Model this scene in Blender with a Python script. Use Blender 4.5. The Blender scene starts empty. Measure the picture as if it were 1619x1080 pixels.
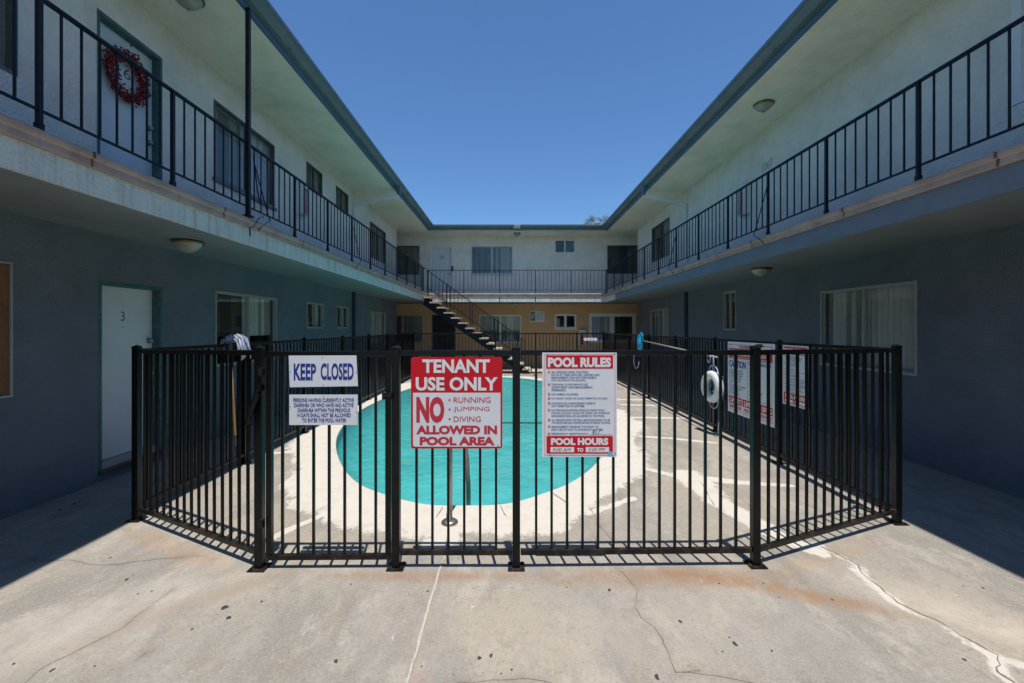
import bpy, bmesh, math, random
from mathutils import Vector, Matrix, noise
random.seed(7)
R = math.radians
S = bpy.context.scene
C = S.collection
# ------------------------------------------------------------------ camera, sky, sun, exposure
F, CX, CY, H = 719.56, 806.0, 519.0, 1.655        # focal length and eye level measured on the 1619 px wide photo
cam = bpy.data.objects.new('camera', bpy.data.cameras.new('camera')); C.objects.link(cam); S.camera = cam
cam.location = (0, 0, H); cam.rotation_euler = (R(90), 0, 0)
cam.data.lens = 16; cam.data.sensor_width = 36; cam.data.clip_start = .05; cam.data.clip_end = 2000
cam.data.shift_x = 3.5/1619; cam.data.shift_y = -21/1619
SUN = Vector((.042, -.24, 1)).normalized()
w = bpy.data.worlds.new('World'); S.world = w; w.use_nodes = True
nt = w.node_tree; sky = nt.nodes.new('ShaderNodeTexSky'); sky.sky_type = 'NISHITA'; sky.sun_disc = False
sky.sun_elevation = math.asin(SUN.z); sky.sun_rotation = R(170); sky.air_density = 1.0; sky.dust_density = .15; sky.ozone_density = 3.2
bg = nt.nodes['Background']; bg.inputs[1].default_value = .096; tint = nt.nodes.new('ShaderNodeMix'); tint.data_type = 'RGBA'; tint.blend_type = 'MULTIPLY'; tint.inputs[0].default_value = 1
tint.inputs[7].default_value = (.66, .90, 1.10, 1); nt.links.new(sky.outputs[0], tint.inputs[6]); nt.links.new(tint.outputs[2], bg.inputs[0])
sl = bpy.data.lights.new('sun', 'SUN'); sl.energy = 3.9; sl.angle = R(.53); sl.color = (1, .955, .89)
so = bpy.data.objects.new('sun', sl); C.objects.link(so); so.rotation_euler = SUN.to_track_quat('Z', 'Y').to_euler()
S.view_settings.view_transform = 'Standard'; S.view_settings.look = 'None'; S.view_settings.gamma = 1
S.view_settings.exposure = .46

# ------------------------------------------------------------------ materials
def mat(name, col, rough=.6, metal=0, var=.12, vscale=3, bump=0, bscale=60, spec=.5, dirt=None, dscale=1.2, damt=.5, coat=0, streak=False):
    m = bpy.data.materials.new(name); m.use_nodes = True; t = m.node_tree; p = t.nodes['Principled BSDF']
    p.inputs['Roughness'].default_value = rough; p.inputs['Metallic'].default_value = metal
    p.inputs['Specular IOR Level'].default_value = spec
    if coat: p.inputs['Coat Weight'].default_value = coat
    tc = t.nodes.new('ShaderNodeTexCoord')
    src = tc.outputs['Object']
    n = t.nodes.new('ShaderNodeTexNoise'); n.inputs['Scale'].default_value = vscale; n.inputs['Detail'].default_value = 8; n.inputs['Roughness'].default_value = .65
    t.links.new(src, n.inputs['Vector'])
    mr = t.nodes.new('ShaderNodeMapRange'); mr.inputs[1].default_value = .3; mr.inputs[2].default_value = .7
    mr.inputs[3].default_value = 1-var; mr.inputs[4].default_value = 1+var; t.links.new(n.outputs[0], mr.inputs[0])
    mx = t.nodes.new('ShaderNodeMix'); mx.data_type = 'RGBA'; mx.blend_type = 'MULTIPLY'; mx.inputs[0].default_value = 1
    mx.inputs[6].default_value = (*col, 1); t.links.new(mr.outputs[0], mx.inputs[7]); out = mx.outputs[2]
    if dirt:
        n2 = t.nodes.new('ShaderNodeTexNoise'); n2.inputs['Scale'].default_value = dscale; n2.inputs['Detail'].default_value = 10; n2.inputs['Roughness'].default_value = .7
        if streak:
            mp = t.nodes.new('ShaderNodeMapping'); mp.inputs['Scale'].default_value = (6, 6, .5)
            t.links.new(src, mp.inputs[0]); t.links.new(mp.outputs[0], n2.inputs['Vector'])
        else: t.links.new(src, n2.inputs['Vector'])
        m2 = t.nodes.new('ShaderNodeMapRange'); m2.inputs[1].default_value = .48; m2.inputs[2].default_value = .75
        m2.inputs[4].default_value = damt; t.links.new(n2.outputs[0], m2.inputs[0])
        x2 = t.nodes.new('ShaderNodeMix'); x2.data_type = 'RGBA'; t.links.new(m2.outputs[0], x2.inputs[0])
        t.links.new(out, x2.inputs[6]); x2.inputs[7].default_value = (*dirt, 1); out = x2.outputs[2]
    t.links.new(out, p.inputs['Base Color'])
    if bump:
        nb = t.nodes.new('ShaderNodeTexNoise'); nb.inputs['Scale'].default_value = bscale; nb.inputs['Detail'].default_value = 5
        t.links.new(src, nb.inputs['Vector'])
        b = t.nodes.new('ShaderNodeBump'); b.inputs['Strength'].default_value = bump; b.inputs['Distance'].default_value = .02
        t.links.new(nb.outputs[0], b.inputs['Height']); t.links.new(b.outputs[0], p.inputs['Normal'])
    return m
M = {}
M['upper'] = mat('white_stucco', (.84, .785, .71), .9, bump=1, bscale=38, var=.07, dirt=(.46, .47, .42), dscale=1.1, damt=.5)
M['soffit'] = mat('soffit_plaster', (.86, .775, .63), .9, bump=.6, bscale=24, var=.06, dirt=(.48, .48, .38), dscale=.9, damt=.5)
M['lower'] = mat('blue_grey_stucco', (.145, .175, .205), .9, bump=1, bscale=50, var=.13, vscale=1.6, dirt=(.10, .12, .145), dscale=2.6, damt=.6)
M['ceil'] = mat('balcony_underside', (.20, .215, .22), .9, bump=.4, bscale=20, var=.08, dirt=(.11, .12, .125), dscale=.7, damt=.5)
M['tanwall'] = mat('tan_stucco', (.62, .40, .215), .9, bump=.5, bscale=45, var=.08)
M['white_fascia'] = mat('white_balcony_edge', (.64, .67, .63), .85, bump=.8, bscale=50, var=.08, dirt=(.28, .26, .19), dscale=1.5, damt=.8, streak=True)
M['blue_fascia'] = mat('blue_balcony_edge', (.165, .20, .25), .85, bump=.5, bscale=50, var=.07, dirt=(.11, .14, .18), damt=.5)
M['drip'] = mat('tan_metal_drip_edge', (.42, .30, .245), .55, var=.2, vscale=2.5, dirt=(.26, .13, .08), dscale=4, damt=.75)
M['eave'] = mat('slate_blue_eave_paint', (.075, .145, .215), .5, var=.1, dirt=(.06, .09, .12))
M['gutter'] = mat('grey_blue_gutter_paint', (.11, .16, .18), .45, var=.15, dirt=(.16, .16, .13), damt=.4, dscale=3)
M['black'] = mat('black_painted_steel', (.004, .0045, .005), .3, var=.3, vscale=14, dirt=(.016, .013, .011), dscale=9, damt=.4, bump=.06, bscale=120, spec=.25)
M['rail_dirty'] = mat('dusty_black_steel', (.009, .009, .009), .4, var=.3, vscale=14, dirt=(.10, .06, .04), dscale=11, damt=.7, spec=.25)
M['rust'] = mat('rusty_seam', (.17, .08, .045), .8, var=.4, vscale=30)
M['rail'] = mat('navy_black_iron', (.006, .009, .015), .4, var=.3, vscale=9, dirt=(.03, .025, .025), dscale=12, damt=.4, spec=.25)
M['door'] = mat('white_door_paint', (.66, .70, .71), .5, var=.04, dirt=(.45, .46, .45), damt=.25)
M['green'] = mat('teal_door_frame', (.035, .115, .115), .5, var=.2, dirt=(.25, .3, .28), dscale=14, damt=.5)
M['alu'] = mat('aluminium_frame', (.44, .45, .43), .42, .5, var=.1)
M['wframe'] = mat('white_vinyl_frame', (.74, .75, .74), .45, var=.03)
M['dframe'] = mat('dark_window_frame', (.12, .13, .14), .45, .3, var=.1)
M['blind'] = mat('off_white_blinds', (.78, .77, .73), .7, var=.06, vscale=6)
M['curt_grey'] = mat('grey_blinds', (.33, .34, .345), .8, var=.1, vscale=6)
M['curt_lav'] = mat('lavender_curtain', (.74, .74, .84), .8, var=.1)
M['curt_green'] = mat('dark_green_curtain', (.05, .085, .075), .8, var=.1)
for k_, c_ in (('blind', (.40, .40, .385)), ('curt_grey', (.19, .20, .205)), ('curt_lav', (.50, .50, .60)), ('curt_green', (.018, .035, .03)), ('brownwood', (.12, .05, .02))): M[k_+'_d'] = mat(k_+'_fold_shade', c_, .8, var=.1)  # darker twins of the window fabrics: shade of the folds put into the colour
M['screen'] = mat('dark_insect_screen', (.035, .04, .045), .8, var=.1)
M['room'] = mat('room_paint', (.12, .12, .12), .9)
M['brownwood'] = mat('brown_board', (.20, .085, .03), .6, var=.3, vscale=8)
M['chrome'] = mat('worn_steel', (.36, .34, .31), .4, .9, var=.25, vscale=12, dirt=(.16, .11, .07), dscale=8, damt=.7)
M['brass'] = mat('bronze_lamp_rim', (.22, .16, .10), .35, .9, var=.2)
M['lampglass'] = mat('frosted_lamp_glass', (.33, .335, .28), .35, var=.15, vscale=9, spec=.6)
M['red'] = mat('red_sign_paint', (.53, .007, .018), .5, var=.08, spec=.25)
M['signwhite'] = mat('white_sign_enamel', (.66, .68, .72), .36, var=.04, vscale=5, dirt=(.5, .49, .46), dscale=7, damt=.3)
M['letter'] = mat('white_lettering', (.70, .71, .72), .4, var=.02)
M['navy'] = mat('navy_lettering', (.015, .03, .24), .4, var=.05)
M['steelblue'] = mat('faded_blue_lettering', (.06, .13, .27), .5, var=.05)
M['redtext'] = mat('red_lettering', (.50, .02, .04), .4, var=.05)
M['ink'] = mat('marker_ink', (.04, .04, .05), .5)
M['stkr'] = mat('blue_sticker', (.12, .40, .65), .4)
M['wood'] = mat('mop_handle_wood', (.55, .30, .12), .55, var=.2, vscale=20)
M['yarn'] = mat('mop_yarn', (.42, .44, .55), .95, var=.5, vscale=22)
M['blueplastic'] = mat('bright_blue_mesh', (.01, .30, .50), .5, var=.3, vscale=25)
M['ring'] = mat('white_life_ring', (.72, .72, .70), .45, var=.06, dirt=(.5, .47, .42), dscale=8)
M['rope'] = mat('rope', (.42, .50, .64), .8, var=.15)
M['berry'] = mat('red_berries', (.22, .006, .012), .35, var=.6, vscale=40)
M['twig'] = mat('twigs', (.07, .04, .025), .9)
M['extred'] = mat('extinguisher_red', (.55, .02, .02), .3)
M['tread'] = mat('concrete_tread', (.50, .41, .33), .85, bump=.3, var=.12, dirt=(.3, .24, .18))
M['palm'] = mat('palm_green', (.16, .19, .12), .8, var=.4, vscale=6)
M['trunk'] = mat('palm_trunk', (.16, .12, .08), .9, var=.3)
M['waterline'] = mat('pale_scum_line', (.32, .62, .62), .6)
M['teal'] = mat('teal_pool_paint', (.085, .41, .41), .7, var=.16, vscale=1.0, dirt=(.19, .50, .49), dscale=1.6, damt=.6)
M['dktile'] = mat('dark_depth_tile', (.01, .05, .06), .5)
M['coping'] = mat('white_painted_coping', (.74, .69, .62), .85, bump=.4, bscale=30, var=.07, vscale=2.5, dirt=(.52, .42, .32), dscale=4.5, damt=.55)
M['paint'] = mat('white_patch_paint', (.68, .66, .62), .85, bump=.3, var=.08, dirt=(.42, .38, .32), dscale=6, damt=.7)
M['crack'] = mat('dark_crack', (.16, .14, .12), .95, var=.3, vscale=20)  # dark colour of the cracks in concrete and coping
M['spot'] = mat('old_gum', (.035, .035, .035), .8)
M['bead'] = mat('joint_sealant', (.46, .42, .36), .8, var=.15, vscale=15, bump=.5, bscale=80)
M['roof'] = mat('roof_gravel', (.4, .39, .37), .95, bump=.5)
M['plastwhite'] = mat('white_plastic', (.75, .76, .77), .4)
M['gsign'] = mat('green_logo', (.02, .16, .13), .5)
def glass(name, tint, rough, f0=.07):
    m = bpy.data.materials.new(name); m.use_nodes = True; t = m.node_tree; t.nodes.remove(t.nodes['Principled BSDF'])
    tr = t.nodes.new('ShaderNodeBsdfTransparent'); tr.inputs[0].default_value = (*tint, 1)
    gl = t.nodes.new('ShaderNodeBsdfGlossy'); gl.inputs['Roughness'].default_value = rough
    lw = t.nodes.new('ShaderNodeLayerWeight'); lw.inputs[0].default_value = .5; lw.name = 'LW'
    pw = t.nodes.new('ShaderNodeMath'); pw.operation = 'POWER'; pw.inputs[1].default_value = 5; t.links.new(lw.outputs['Facing'], pw.inputs[0])
    fr = t.nodes.new('ShaderNodeMapRange'); fr.inputs[3].default_value = f0; fr.inputs[4].default_value = 1; t.links.new(pw.outputs[0], fr.inputs[0])
    mx = t.nodes.new('ShaderNodeMixShader'); t.links.new(fr.outputs[0], mx.inputs[0]); t.links.new(tr.outputs[0], mx.inputs[1]); t.links.new(gl.outputs[0], mx.inputs[2])
    t.links.new(mx.outputs[0], t.nodes['Material Output'].inputs[0]); return m
M['glass'] = glass('window_glass', (.80, .84, .82), .01)
def water_mat():
    m = glass('pool_water', (.80, .97, .97), .03, .02); t = m.node_tree
    for n in t.nodes:
        if n.type == 'LAYER_WEIGHT': fr = n
        if n.type == 'BSDF_GLOSSY': gl = n
    tc = t.nodes.new('ShaderNodeTexCoord'); n = t.nodes.new('ShaderNodeTexNoise'); n.inputs['Scale'].default_value = 4; n.inputs['Detail'].default_value = 6
    n.inputs['Distortion'].default_value = .6
    t.links.new(tc.outputs['Object'], n.inputs['Vector'])
    b = t.nodes.new('ShaderNodeBump'); b.inputs['Strength'].default_value = .6; b.inputs['Distance'].default_value = .05
    t.links.new(n.outputs[0], b.inputs['Height']); t.links.new(b.outputs[0], fr.inputs['Normal']); t.links.new(b.outputs[0], gl.inputs['Normal'])
    return m
M['water'] = water_mat()

def ground_mat(paint=True):
    m = bpy.data.materials.new('old_concrete_with_worn_paint'); m.use_nodes = True; t = m.node_tree; p = t.nodes['Principled BSDF']; L = t.links.new
    p.inputs['Roughness'].default_value = .88; p.inputs['Specular IOR Level'].default_value = .3
    tc = t.nodes.new('ShaderNodeTexCoord'); src = tc.outputs['Object']
    def noi(sc, det=8, ro=.65, scl=None, dist=0):
        n = t.nodes.new('ShaderNodeTexNoise'); n.inputs['Scale'].default_value = sc; n.inputs['Detail'].default_value = det
        n.inputs['Roughness'].default_value = ro; n.inputs['Distortion'].default_value = dist
        if scl:
            mp = t.nodes.new('ShaderNodeMapping'); mp.inputs['Scale'].default_value = scl[:3]
            if len(scl) > 3: mp.inputs['Rotation'].default_value = (0, 0, scl[3])
            L(src, mp.inputs[0]); L(mp.outputs[0], n.inputs['Vector'])
        else: L(src, n.inputs['Vector'])
        return n.outputs[0]
    def rng(a, lo, hi, o0, o1):
        r = t.nodes.new('ShaderNodeMapRange'); L(a, r.inputs[0])
        for i, v in enumerate((lo, hi, o0, o1)): r.inputs[i+1].default_value = v
        return r.outputs[0]
    def mixc(f, a, b):
        x = t.nodes.new('ShaderNodeMix'); x.data_type = 'RGBA'
        L(f, x.inputs[0]) if not isinstance(f, float) else setattr(x.inputs[0], 'default_value', f)
        if isinstance(a, tuple): x.inputs[6].default_value = (*a, 1)
        else: L(a, x.inputs[6])
        x.inputs[7].default_value = (*b, 1); return x.outputs[2]
    def mul(a, b):
        x = t.nodes.new('ShaderNodeMath'); x.operation = 'MULTIPLY'; L(a, x.inputs[0]); L(b, x.inputs[1]); return x.outputs[0]
    K = .70
    cc = lambda *c: tuple(q*K for q in c)
    col = mixc(rng(noi(.7, 9, .6), .40, .60, 0, 1), cc(.415, .385, .335), cc(.485, .425, .335))
    col = mixc(rng(noi(1.6, 12, .72, (1, .4, 1, .6)), .48, .58, 0, .9), col, cc(.335, .315, .275))
    col = mixc(rng(noi(2.6, 12, .75, (1, .45, 1, -.6)), .52, .61, 0, .8), col, cc(.56, .51, .425))
    col = mixc(rng(noi(5.5, 12, .8, (1, .6, 1, .4)), .52, .63, 0, .6), col, cc(.34, .27, .20))
    col = mixc(rng(noi(14, 10, .85), .52, .63, 0, .6), col, cc(.27, .24, .21))
    col = mixc(rng(noi(45, 6, .85), .53, .64, 0, .75), col, cc(.22, .20, .18))
    col = mixc(rng(noi(75, 4, .85), .53, .64, 0, .6), col, cc(.62, .58, .52))
    def ell(cx, cy, rx, ry, rot):
        mp = t.nodes.new('ShaderNodeMapping'); mp.vector_type = 'TEXTURE'
        mp.inputs['Location'].default_value = (cx, cy, 0); mp.inputs['Rotation'].default_value = (0, 0, rot); mp.inputs['Scale'].default_value = (rx, ry, 1)
        L(src, mp.inputs[0]); v = t.nodes.new('ShaderNodeVectorMath'); v.operation = 'LENGTH'; L(mp.outputs[0], v.inputs[0])
        return rng(v.outputs['Value'], 1, .25, 0, 1)
    st = noi(3.5, 10, .72, None, .4); rn = rng(st, .38, .62, .25, 1)
    # run-off stains that have a shape of their own: rust below the bottom rails, a pale wash along the big crack
    for cx, cy, rx, ry, rot, c, k in [(1.0, 3.02, 1.15, .17, 0, (.27, .15, .08), .85), (1.75, 2.86, .85, .12, -.38, (.27, .15, .07), .9),
                                      (-.55, 3.04, .9, .10, 0, (.28, .15, .08), .75), (-2.5, 3.42, .95, .14, -.49, (.36, .21, .12), .6),
                                      (-1.9, 2.75, .85, .13, .75, (.24, .17, .11), .85), (2.3, 3.3, .8, .12, .45, (.35, .2, .1), .5),
                                      (2.75, 2.5, 1.2, .32, -.8, (.58, .50, .41), .55), (-2.3, 2.6, 1.1, .45, .7, (.50, .46, .41), .5),
                                      (.6, 2.5, 1.8, .5, .1, (.40, .35, .29), .45), (-1.7, 4.9, .5, .18, .3, (.50, .36, .18), .5),
                                      (2.3, 4.9, .9, .12, .1, (.55, .33, .17), .45), (-.42, 2.1, .09, .16, .4, (.38, .22, .20), .5)]:
        f = mul(ell(cx, cy, rx, ry, rot), rn); f2 = t.nodes.new('ShaderNodeMath'); f2.operation = 'MULTIPLY'; L(f, f2.inputs[0]); f2.inputs[1].default_value = k
        col = mixc(f2.outputs[0], col, c)
    if paint:
        at = t.nodes.new('ShaderNodeAttribute'); at.attribute_name = 'worn'
        n1 = noi(7, 12, .8, (1, .5, 1, .3)); n2 = noi(30, 8, .8)
        s1 = t.nodes.new('ShaderNodeMath'); s1.operation = 'MULTIPLY_ADD'; L(n1, s1.inputs[0]); s1.inputs[1].default_value = 2.6; L(at.outputs['Fac'], s1.inputs[2])
        s2 = t.nodes.new('ShaderNodeMath'); s2.operation = 'MULTIPLY_ADD'; L(n2, s2.inputs[0]); s2.inputs[1].default_value = .9; L(s1.outputs[0], s2.inputs[2])
        f = rng(s2.outputs[0], 2.06, 2.30, 0, 1)
        hal = t.nodes.new('ShaderNodeAttribute'); hal.attribute_name = 'grime'
        gm = mul(hal.outputs['Fac'], rng(noi(5, 10, .8), .42, .60, 0, .85)); col = mixc(gm, col, cc(.27, .22, .17))
        wc = mixc(rng(noi(4.5, 12, .8), .50, .66, 0, .6), (.55, .51, .445), (.42, .355, .28))
        x = t.nodes.new('ShaderNodeMix'); x.data_type = 'RGBA'; L(f, x.inputs[0]); L(col, x.inputs[6]); L(wc, x.inputs[7]); col = x.outputs[2]
    L(col, p.inputs['Base Color'])
    b = t.nodes.new('ShaderNodeBump'); b.inputs['Strength'].default_value = .35; b.inputs['Distance'].default_value = .01
    L(noi(70, 6, .75), b.inputs['Height']); L(b.outputs[0], p.inputs['Normal'])
    return m
M['ground'] = ground_mat(); M['paint'] = M['ground']

# ------------------------------------------------------------------ helpers
ORG = {}
def tag(o, label=None, cat=None, group=None, kind=None):
    if label: o['label'] = label
    if cat: o['category'] = cat
    if group: o['group'] = group
    if kind: o['kind'] = kind
    return o
def thing(name, label, cat, loc=(0, 0, 0), group=None):
    o = bpy.data.objects.new(name, None); C.objects.link(o); o.location = loc; o.empty_display_size = .1
    ORG[o.name] = Vector(loc); return tag(o, label, cat, group)
class B:
    def __init__(s): s.v = []; s.f = []; s.m = []; s.cur = 0; s.a = {}
    def add(s, vs, fs):
        k = len(s.v); s.v += [tuple(q) for q in vs]; s.f += [[k+i for i in f] for f in fs]; s.m += [s.cur]*len(fs); return s
    def box(s, x0, x1, y0, y1, z0, z1):
        return s.add([(x, y, z) for z in (z0, z1) for y in (y0, y1) for x in (x0, x1)],
                     [(0, 2, 3, 1), (4, 5, 7, 6), (0, 1, 5, 4), (2, 6, 7, 3), (0, 4, 6, 2), (1, 3, 7, 5)])
    def beam(s, p, q, w, h, up=(0, 0, 1)):
        p, q = Vector(p), Vector(q); d = (q-p).normalized(); u = Vector(up)
        sd = d.cross(u)
        if sd.length < 1e-4: sd = Vector((1, 0, 0)) if abs(d.x) < .9 else Vector((0, 1, 0))
        sd.normalize(); u = sd.cross(d).normalized()
        vs = [a+sd*(i*w/2)+u*(j*h/2) for a in (p, q) for i, j in ((-1, -1), (1, -1), (1, 1), (-1, 1))]
        return s.add(vs, [(0, 3, 2, 1), (4, 5, 6, 7), (0, 1, 5, 4), (1, 2, 6, 5), (2, 3, 7, 6), (3, 0, 4, 7)])
    def tube(s, pts, r, n=8, cap=True):
        pts = [Vector(p) for p in pts]; rr = r if isinstance(r, (list, tuple)) else [r]*len(pts); k = len(s.v); prev = None
        for i, p in enumerate(pts):
            d = (pts[min(i+1, len(pts)-1)]-pts[max(i-1, 0)]).normalized()
            if prev is None: a = d.orthogonal().normalized()
            else:
                a = prev-d*prev.dot(d); a = a.normalized() if a.length > 1e-5 else d.orthogonal().normalized()
            prev = a; b = d.cross(a)
            s.v += [tuple(p+(a*math.cos(2*math.pi*j/n)+b*math.sin(2*math.pi*j/n))*rr[i]) for j in range(n)]
        fs = [[k+i*n+j, k+i*n+(j+1) % n, k+(i+1)*n+(j+1) % n, k+(i+1)*n+j] for i in range(len(pts)-1) for j in range(n)]
        if cap: fs += [[k+j for j in range(n)][::-1], [k+(len(pts)-1)*n+j for j in range(n)]]
        s.f += fs; s.m += [s.cur]*len(fs); return s
    def lathe(s, c, prof, n=24, ax='z'):
        k = len(s.v)
        for r, z in prof:
            for j in range(n):
                a = 2*math.pi*j/n; q = (r*math.cos(a), r*math.sin(a), z)
                if ax == 'x': q = (q[2], q[0], q[1])
                if ax == 'y': q = (q[0], q[2], q[1])
                s.v.append((c[0]+q[0], c[1]+q[1], c[2]+q[2]))
        fs = [[k+i*n+j, k+i*n+(j+1) % n, k+(i+1)*n+(j+1) % n, k+(i+1)*n+j] for i in range(len(prof)-1) for j in range(n)]
        s.f += fs; s.m += [s.cur]*len(fs); return s
    def ribbon(s, pts, wd, z, taper=False, rough=0, jit=0):
        # an irregular strip lying flat on the ground; the attribute 'worn' falls to 0 at its edges
        P = []; seed = random.random()*50
        for a, b in zip(pts[:-1], pts[1:]):
            a, b = Vector(a), Vector(b); n = max(1, int((b-a).length/.03))
            P += [a.lerp(b, i/n) for i in range(n)]
        P.append(Vector(pts[-1])); vs = []; N = len(P)
        if jit:
            P = [p+Vector((noise.noise(Vector((p.x*6, p.y*6, seed)))+.6*noise.noise(Vector((p.x*19, p.y*19, seed)))+.35*noise.noise(Vector((p.x*50, p.y*50, seed))), noise.noise(Vector((p.x*6, p.y*6, seed+30)))+.6*noise.noise(Vector((p.x*19, p.y*19, seed+30)))))*jit for p in P]
        k0 = len(s.v)
        for i, p in enumerate(P):
            d = (P[min(i+1, N-1)]-P[max(i-1, 0)]).normalized(); sd = Vector((-d.y, d.x))
            ww = wd[0]+(wd[1]-wd[0])*i/(N-1) if isinstance(wd, tuple) else wd
            if taper: ww *= min(1, 4*min(i, N-1-i)/N+.15)
            w2 = ww*(1+rough*noise.noise(Vector((p.x*9, p.y*9, seed+9))))
            w2 = max(w2, ww*.18)
            for q in (-1, -.35, .35, 1): vs.append((*(p+sd*w2/2*q), z))
        s.add(vs, [(4*i+j, 4*i+j+1, 4*i+j+5, 4*i+j+4) for i in range(N-1) for j in range(3)])
        for i in range(N):
            e = min(1, min(i, N-1-i)/4)
            s.a[k0+4*i] = s.a[k0+4*i+3] = 0; s.a[k0+4*i+1] = s.a[k0+4*i+2] = e
        return s
    def build(s, name, mats, parent=None, smooth=False, fix=True, bevel=0):
        me = bpy.data.meshes.new(name); root = parent
        while root is not None and root.parent is not None: root = root.parent
        off = ORG.get(root.name, Vector()) if root else Vector()
        me.from_pydata([tuple(Vector(v)-off) for v in s.v], [], s.f)
        mats = mats if isinstance(mats, (list, tuple)) else [mats]
        for q in mats: me.materials.append(M[q] if isinstance(q, str) else q)
        if len(mats) > 1: me.polygons.foreach_set('material_index', s.m)
        if s.a:
            at = me.attributes.new('worn', 'FLOAT', 'POINT')
            for k_, v_ in s.a.items(): at.data[k_].value = v_
        if bevel:
            bm = bmesh.new(); bm.from_mesh(me); bmesh.ops.bevel(bm, geom=list(bm.edges), offset=bevel, segments=2, affect='EDGES', clamp_overlap=True, profile=.6); bm.to_mesh(me); bm.free()
        if fix:
            bm = bmesh.new(); bm.from_mesh(me); bmesh.ops.recalc_face_normals(bm, faces=bm.faces); bm.to_mesh(me); bm.free()
        if smooth: me.polygons.foreach_set('use_smooth', [True]*len(me.polygons))
        me.update(); o = bpy.data.objects.new(name, me); C.objects.link(o)
        if parent: o.parent = parent
        return o
def stamp(me_obj, loc, parent):
    o = me_obj.copy(); C.objects.link(o); o.parent = parent
    root = parent
    while root.parent is not None: root = root.parent
    o.location = Vector(loc)-ORG[root.name]; return o
def G(px, py):                       # a point on the ground seen at that pixel of the photograph
    d = H*F/(py-CY); return (px-CX)*d/F, d

# plane frames: (u along the wall, z up, o out of the wall into the court)
XL, XR, YB = -4.40, 4.97, 19.15
def PL(u, z, o=0): return (XL+o, u, z)
def PR(u, z, o=0): return (XR-o, u, z)
def PB(u, z, o=0): return (u, YB-o, z)
def pbox(b, P, u0, u1, z0, z1, o0, o1):
    vs = [P(u, z, o) for o in (o0, o1) for z in (z0, z1) for u in (u0, u1)]
    return b.add(vs, [(0, 2, 3, 1), (4, 5, 7, 6), (0, 1, 5, 4), (2, 6, 7, 3), (0, 4, 6, 2), (1, 3, 7, 5)])
def wall(P, u0, u1, z0, z1, holes, name, m, parent, th=.16, step=2.0):
    us = sorted({u0, u1, *[h[0] for h in holes], *[h[1] for h in holes]}); zs = sorted({z0, z1, *[h[2] for h in holes], *[h[3] for h in holes]})
    b = B(); idx = {}
    def vid(u, z, o):
        k = (round(u, 4), round(z, 4), o)
        if k not in idx: idx[k] = len(b.v); b.v.append(P(u, z, o))
        return idx[k]
    inh = lambda u, z: any(h[0] < u < h[1] and h[2] < z < h[3] for h in holes)
    solid = {}
    for i in range(len(us)-1):
        for j in range(len(zs)-1):
            solid[i, j] = not inh((us[i]+us[i+1])/2, (zs[j]+zs[j+1])/2)
    for (i, j), sol in solid.items():
        if not sol: continue
        a, c, e, g = us[i], us[i+1], zs[j], zs[j+1]
        for o in (0, -th): b.f.append([vid(a, e, o), vid(c, e, o), vid(c, g, o), vid(a, g, o)]); b.m.append(0)
        for (di, dj, p, q) in ((-1, 0, (a, e), (a, g)), (1, 0, (c, e), (c, g)), (0, -1, (a, e), (c, e)), (0, 1, (a, g), (c, g))):
            if not solid.get((i+di, j+dj), False):
                b.f.append([vid(*p, 0), vid(*q, 0), vid(*q, -th), vid(*p, -th)]); b.m.append(0)
    return b.build(name, m, parent)
def blinds(b, P, u0, u1, z0, z1, o, pitch=.095, amp=.034, seed=0):
    n = max(2, int((u1-u0)/pitch)); rnd = random.Random(seed); vs = []
    for i in range(n+1):
        u = u0+(u1-u0)*i/n; a = amp*(1+.4*rnd.random())
        vs += [P(u-pitch*.1, z0, o-a), P(u-pitch*.1, z1, o-a*.6), P(u+pitch*.62, z0, o+a*.4), P(u+pitch*.62, z1, o+a*.3)]
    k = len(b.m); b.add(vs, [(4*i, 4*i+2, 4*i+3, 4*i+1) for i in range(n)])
    for i in range(n): b.m[k+i] = int(rnd.random() < .35)  # random slats get the darker twin, as painted fold shade
    return b
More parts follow.
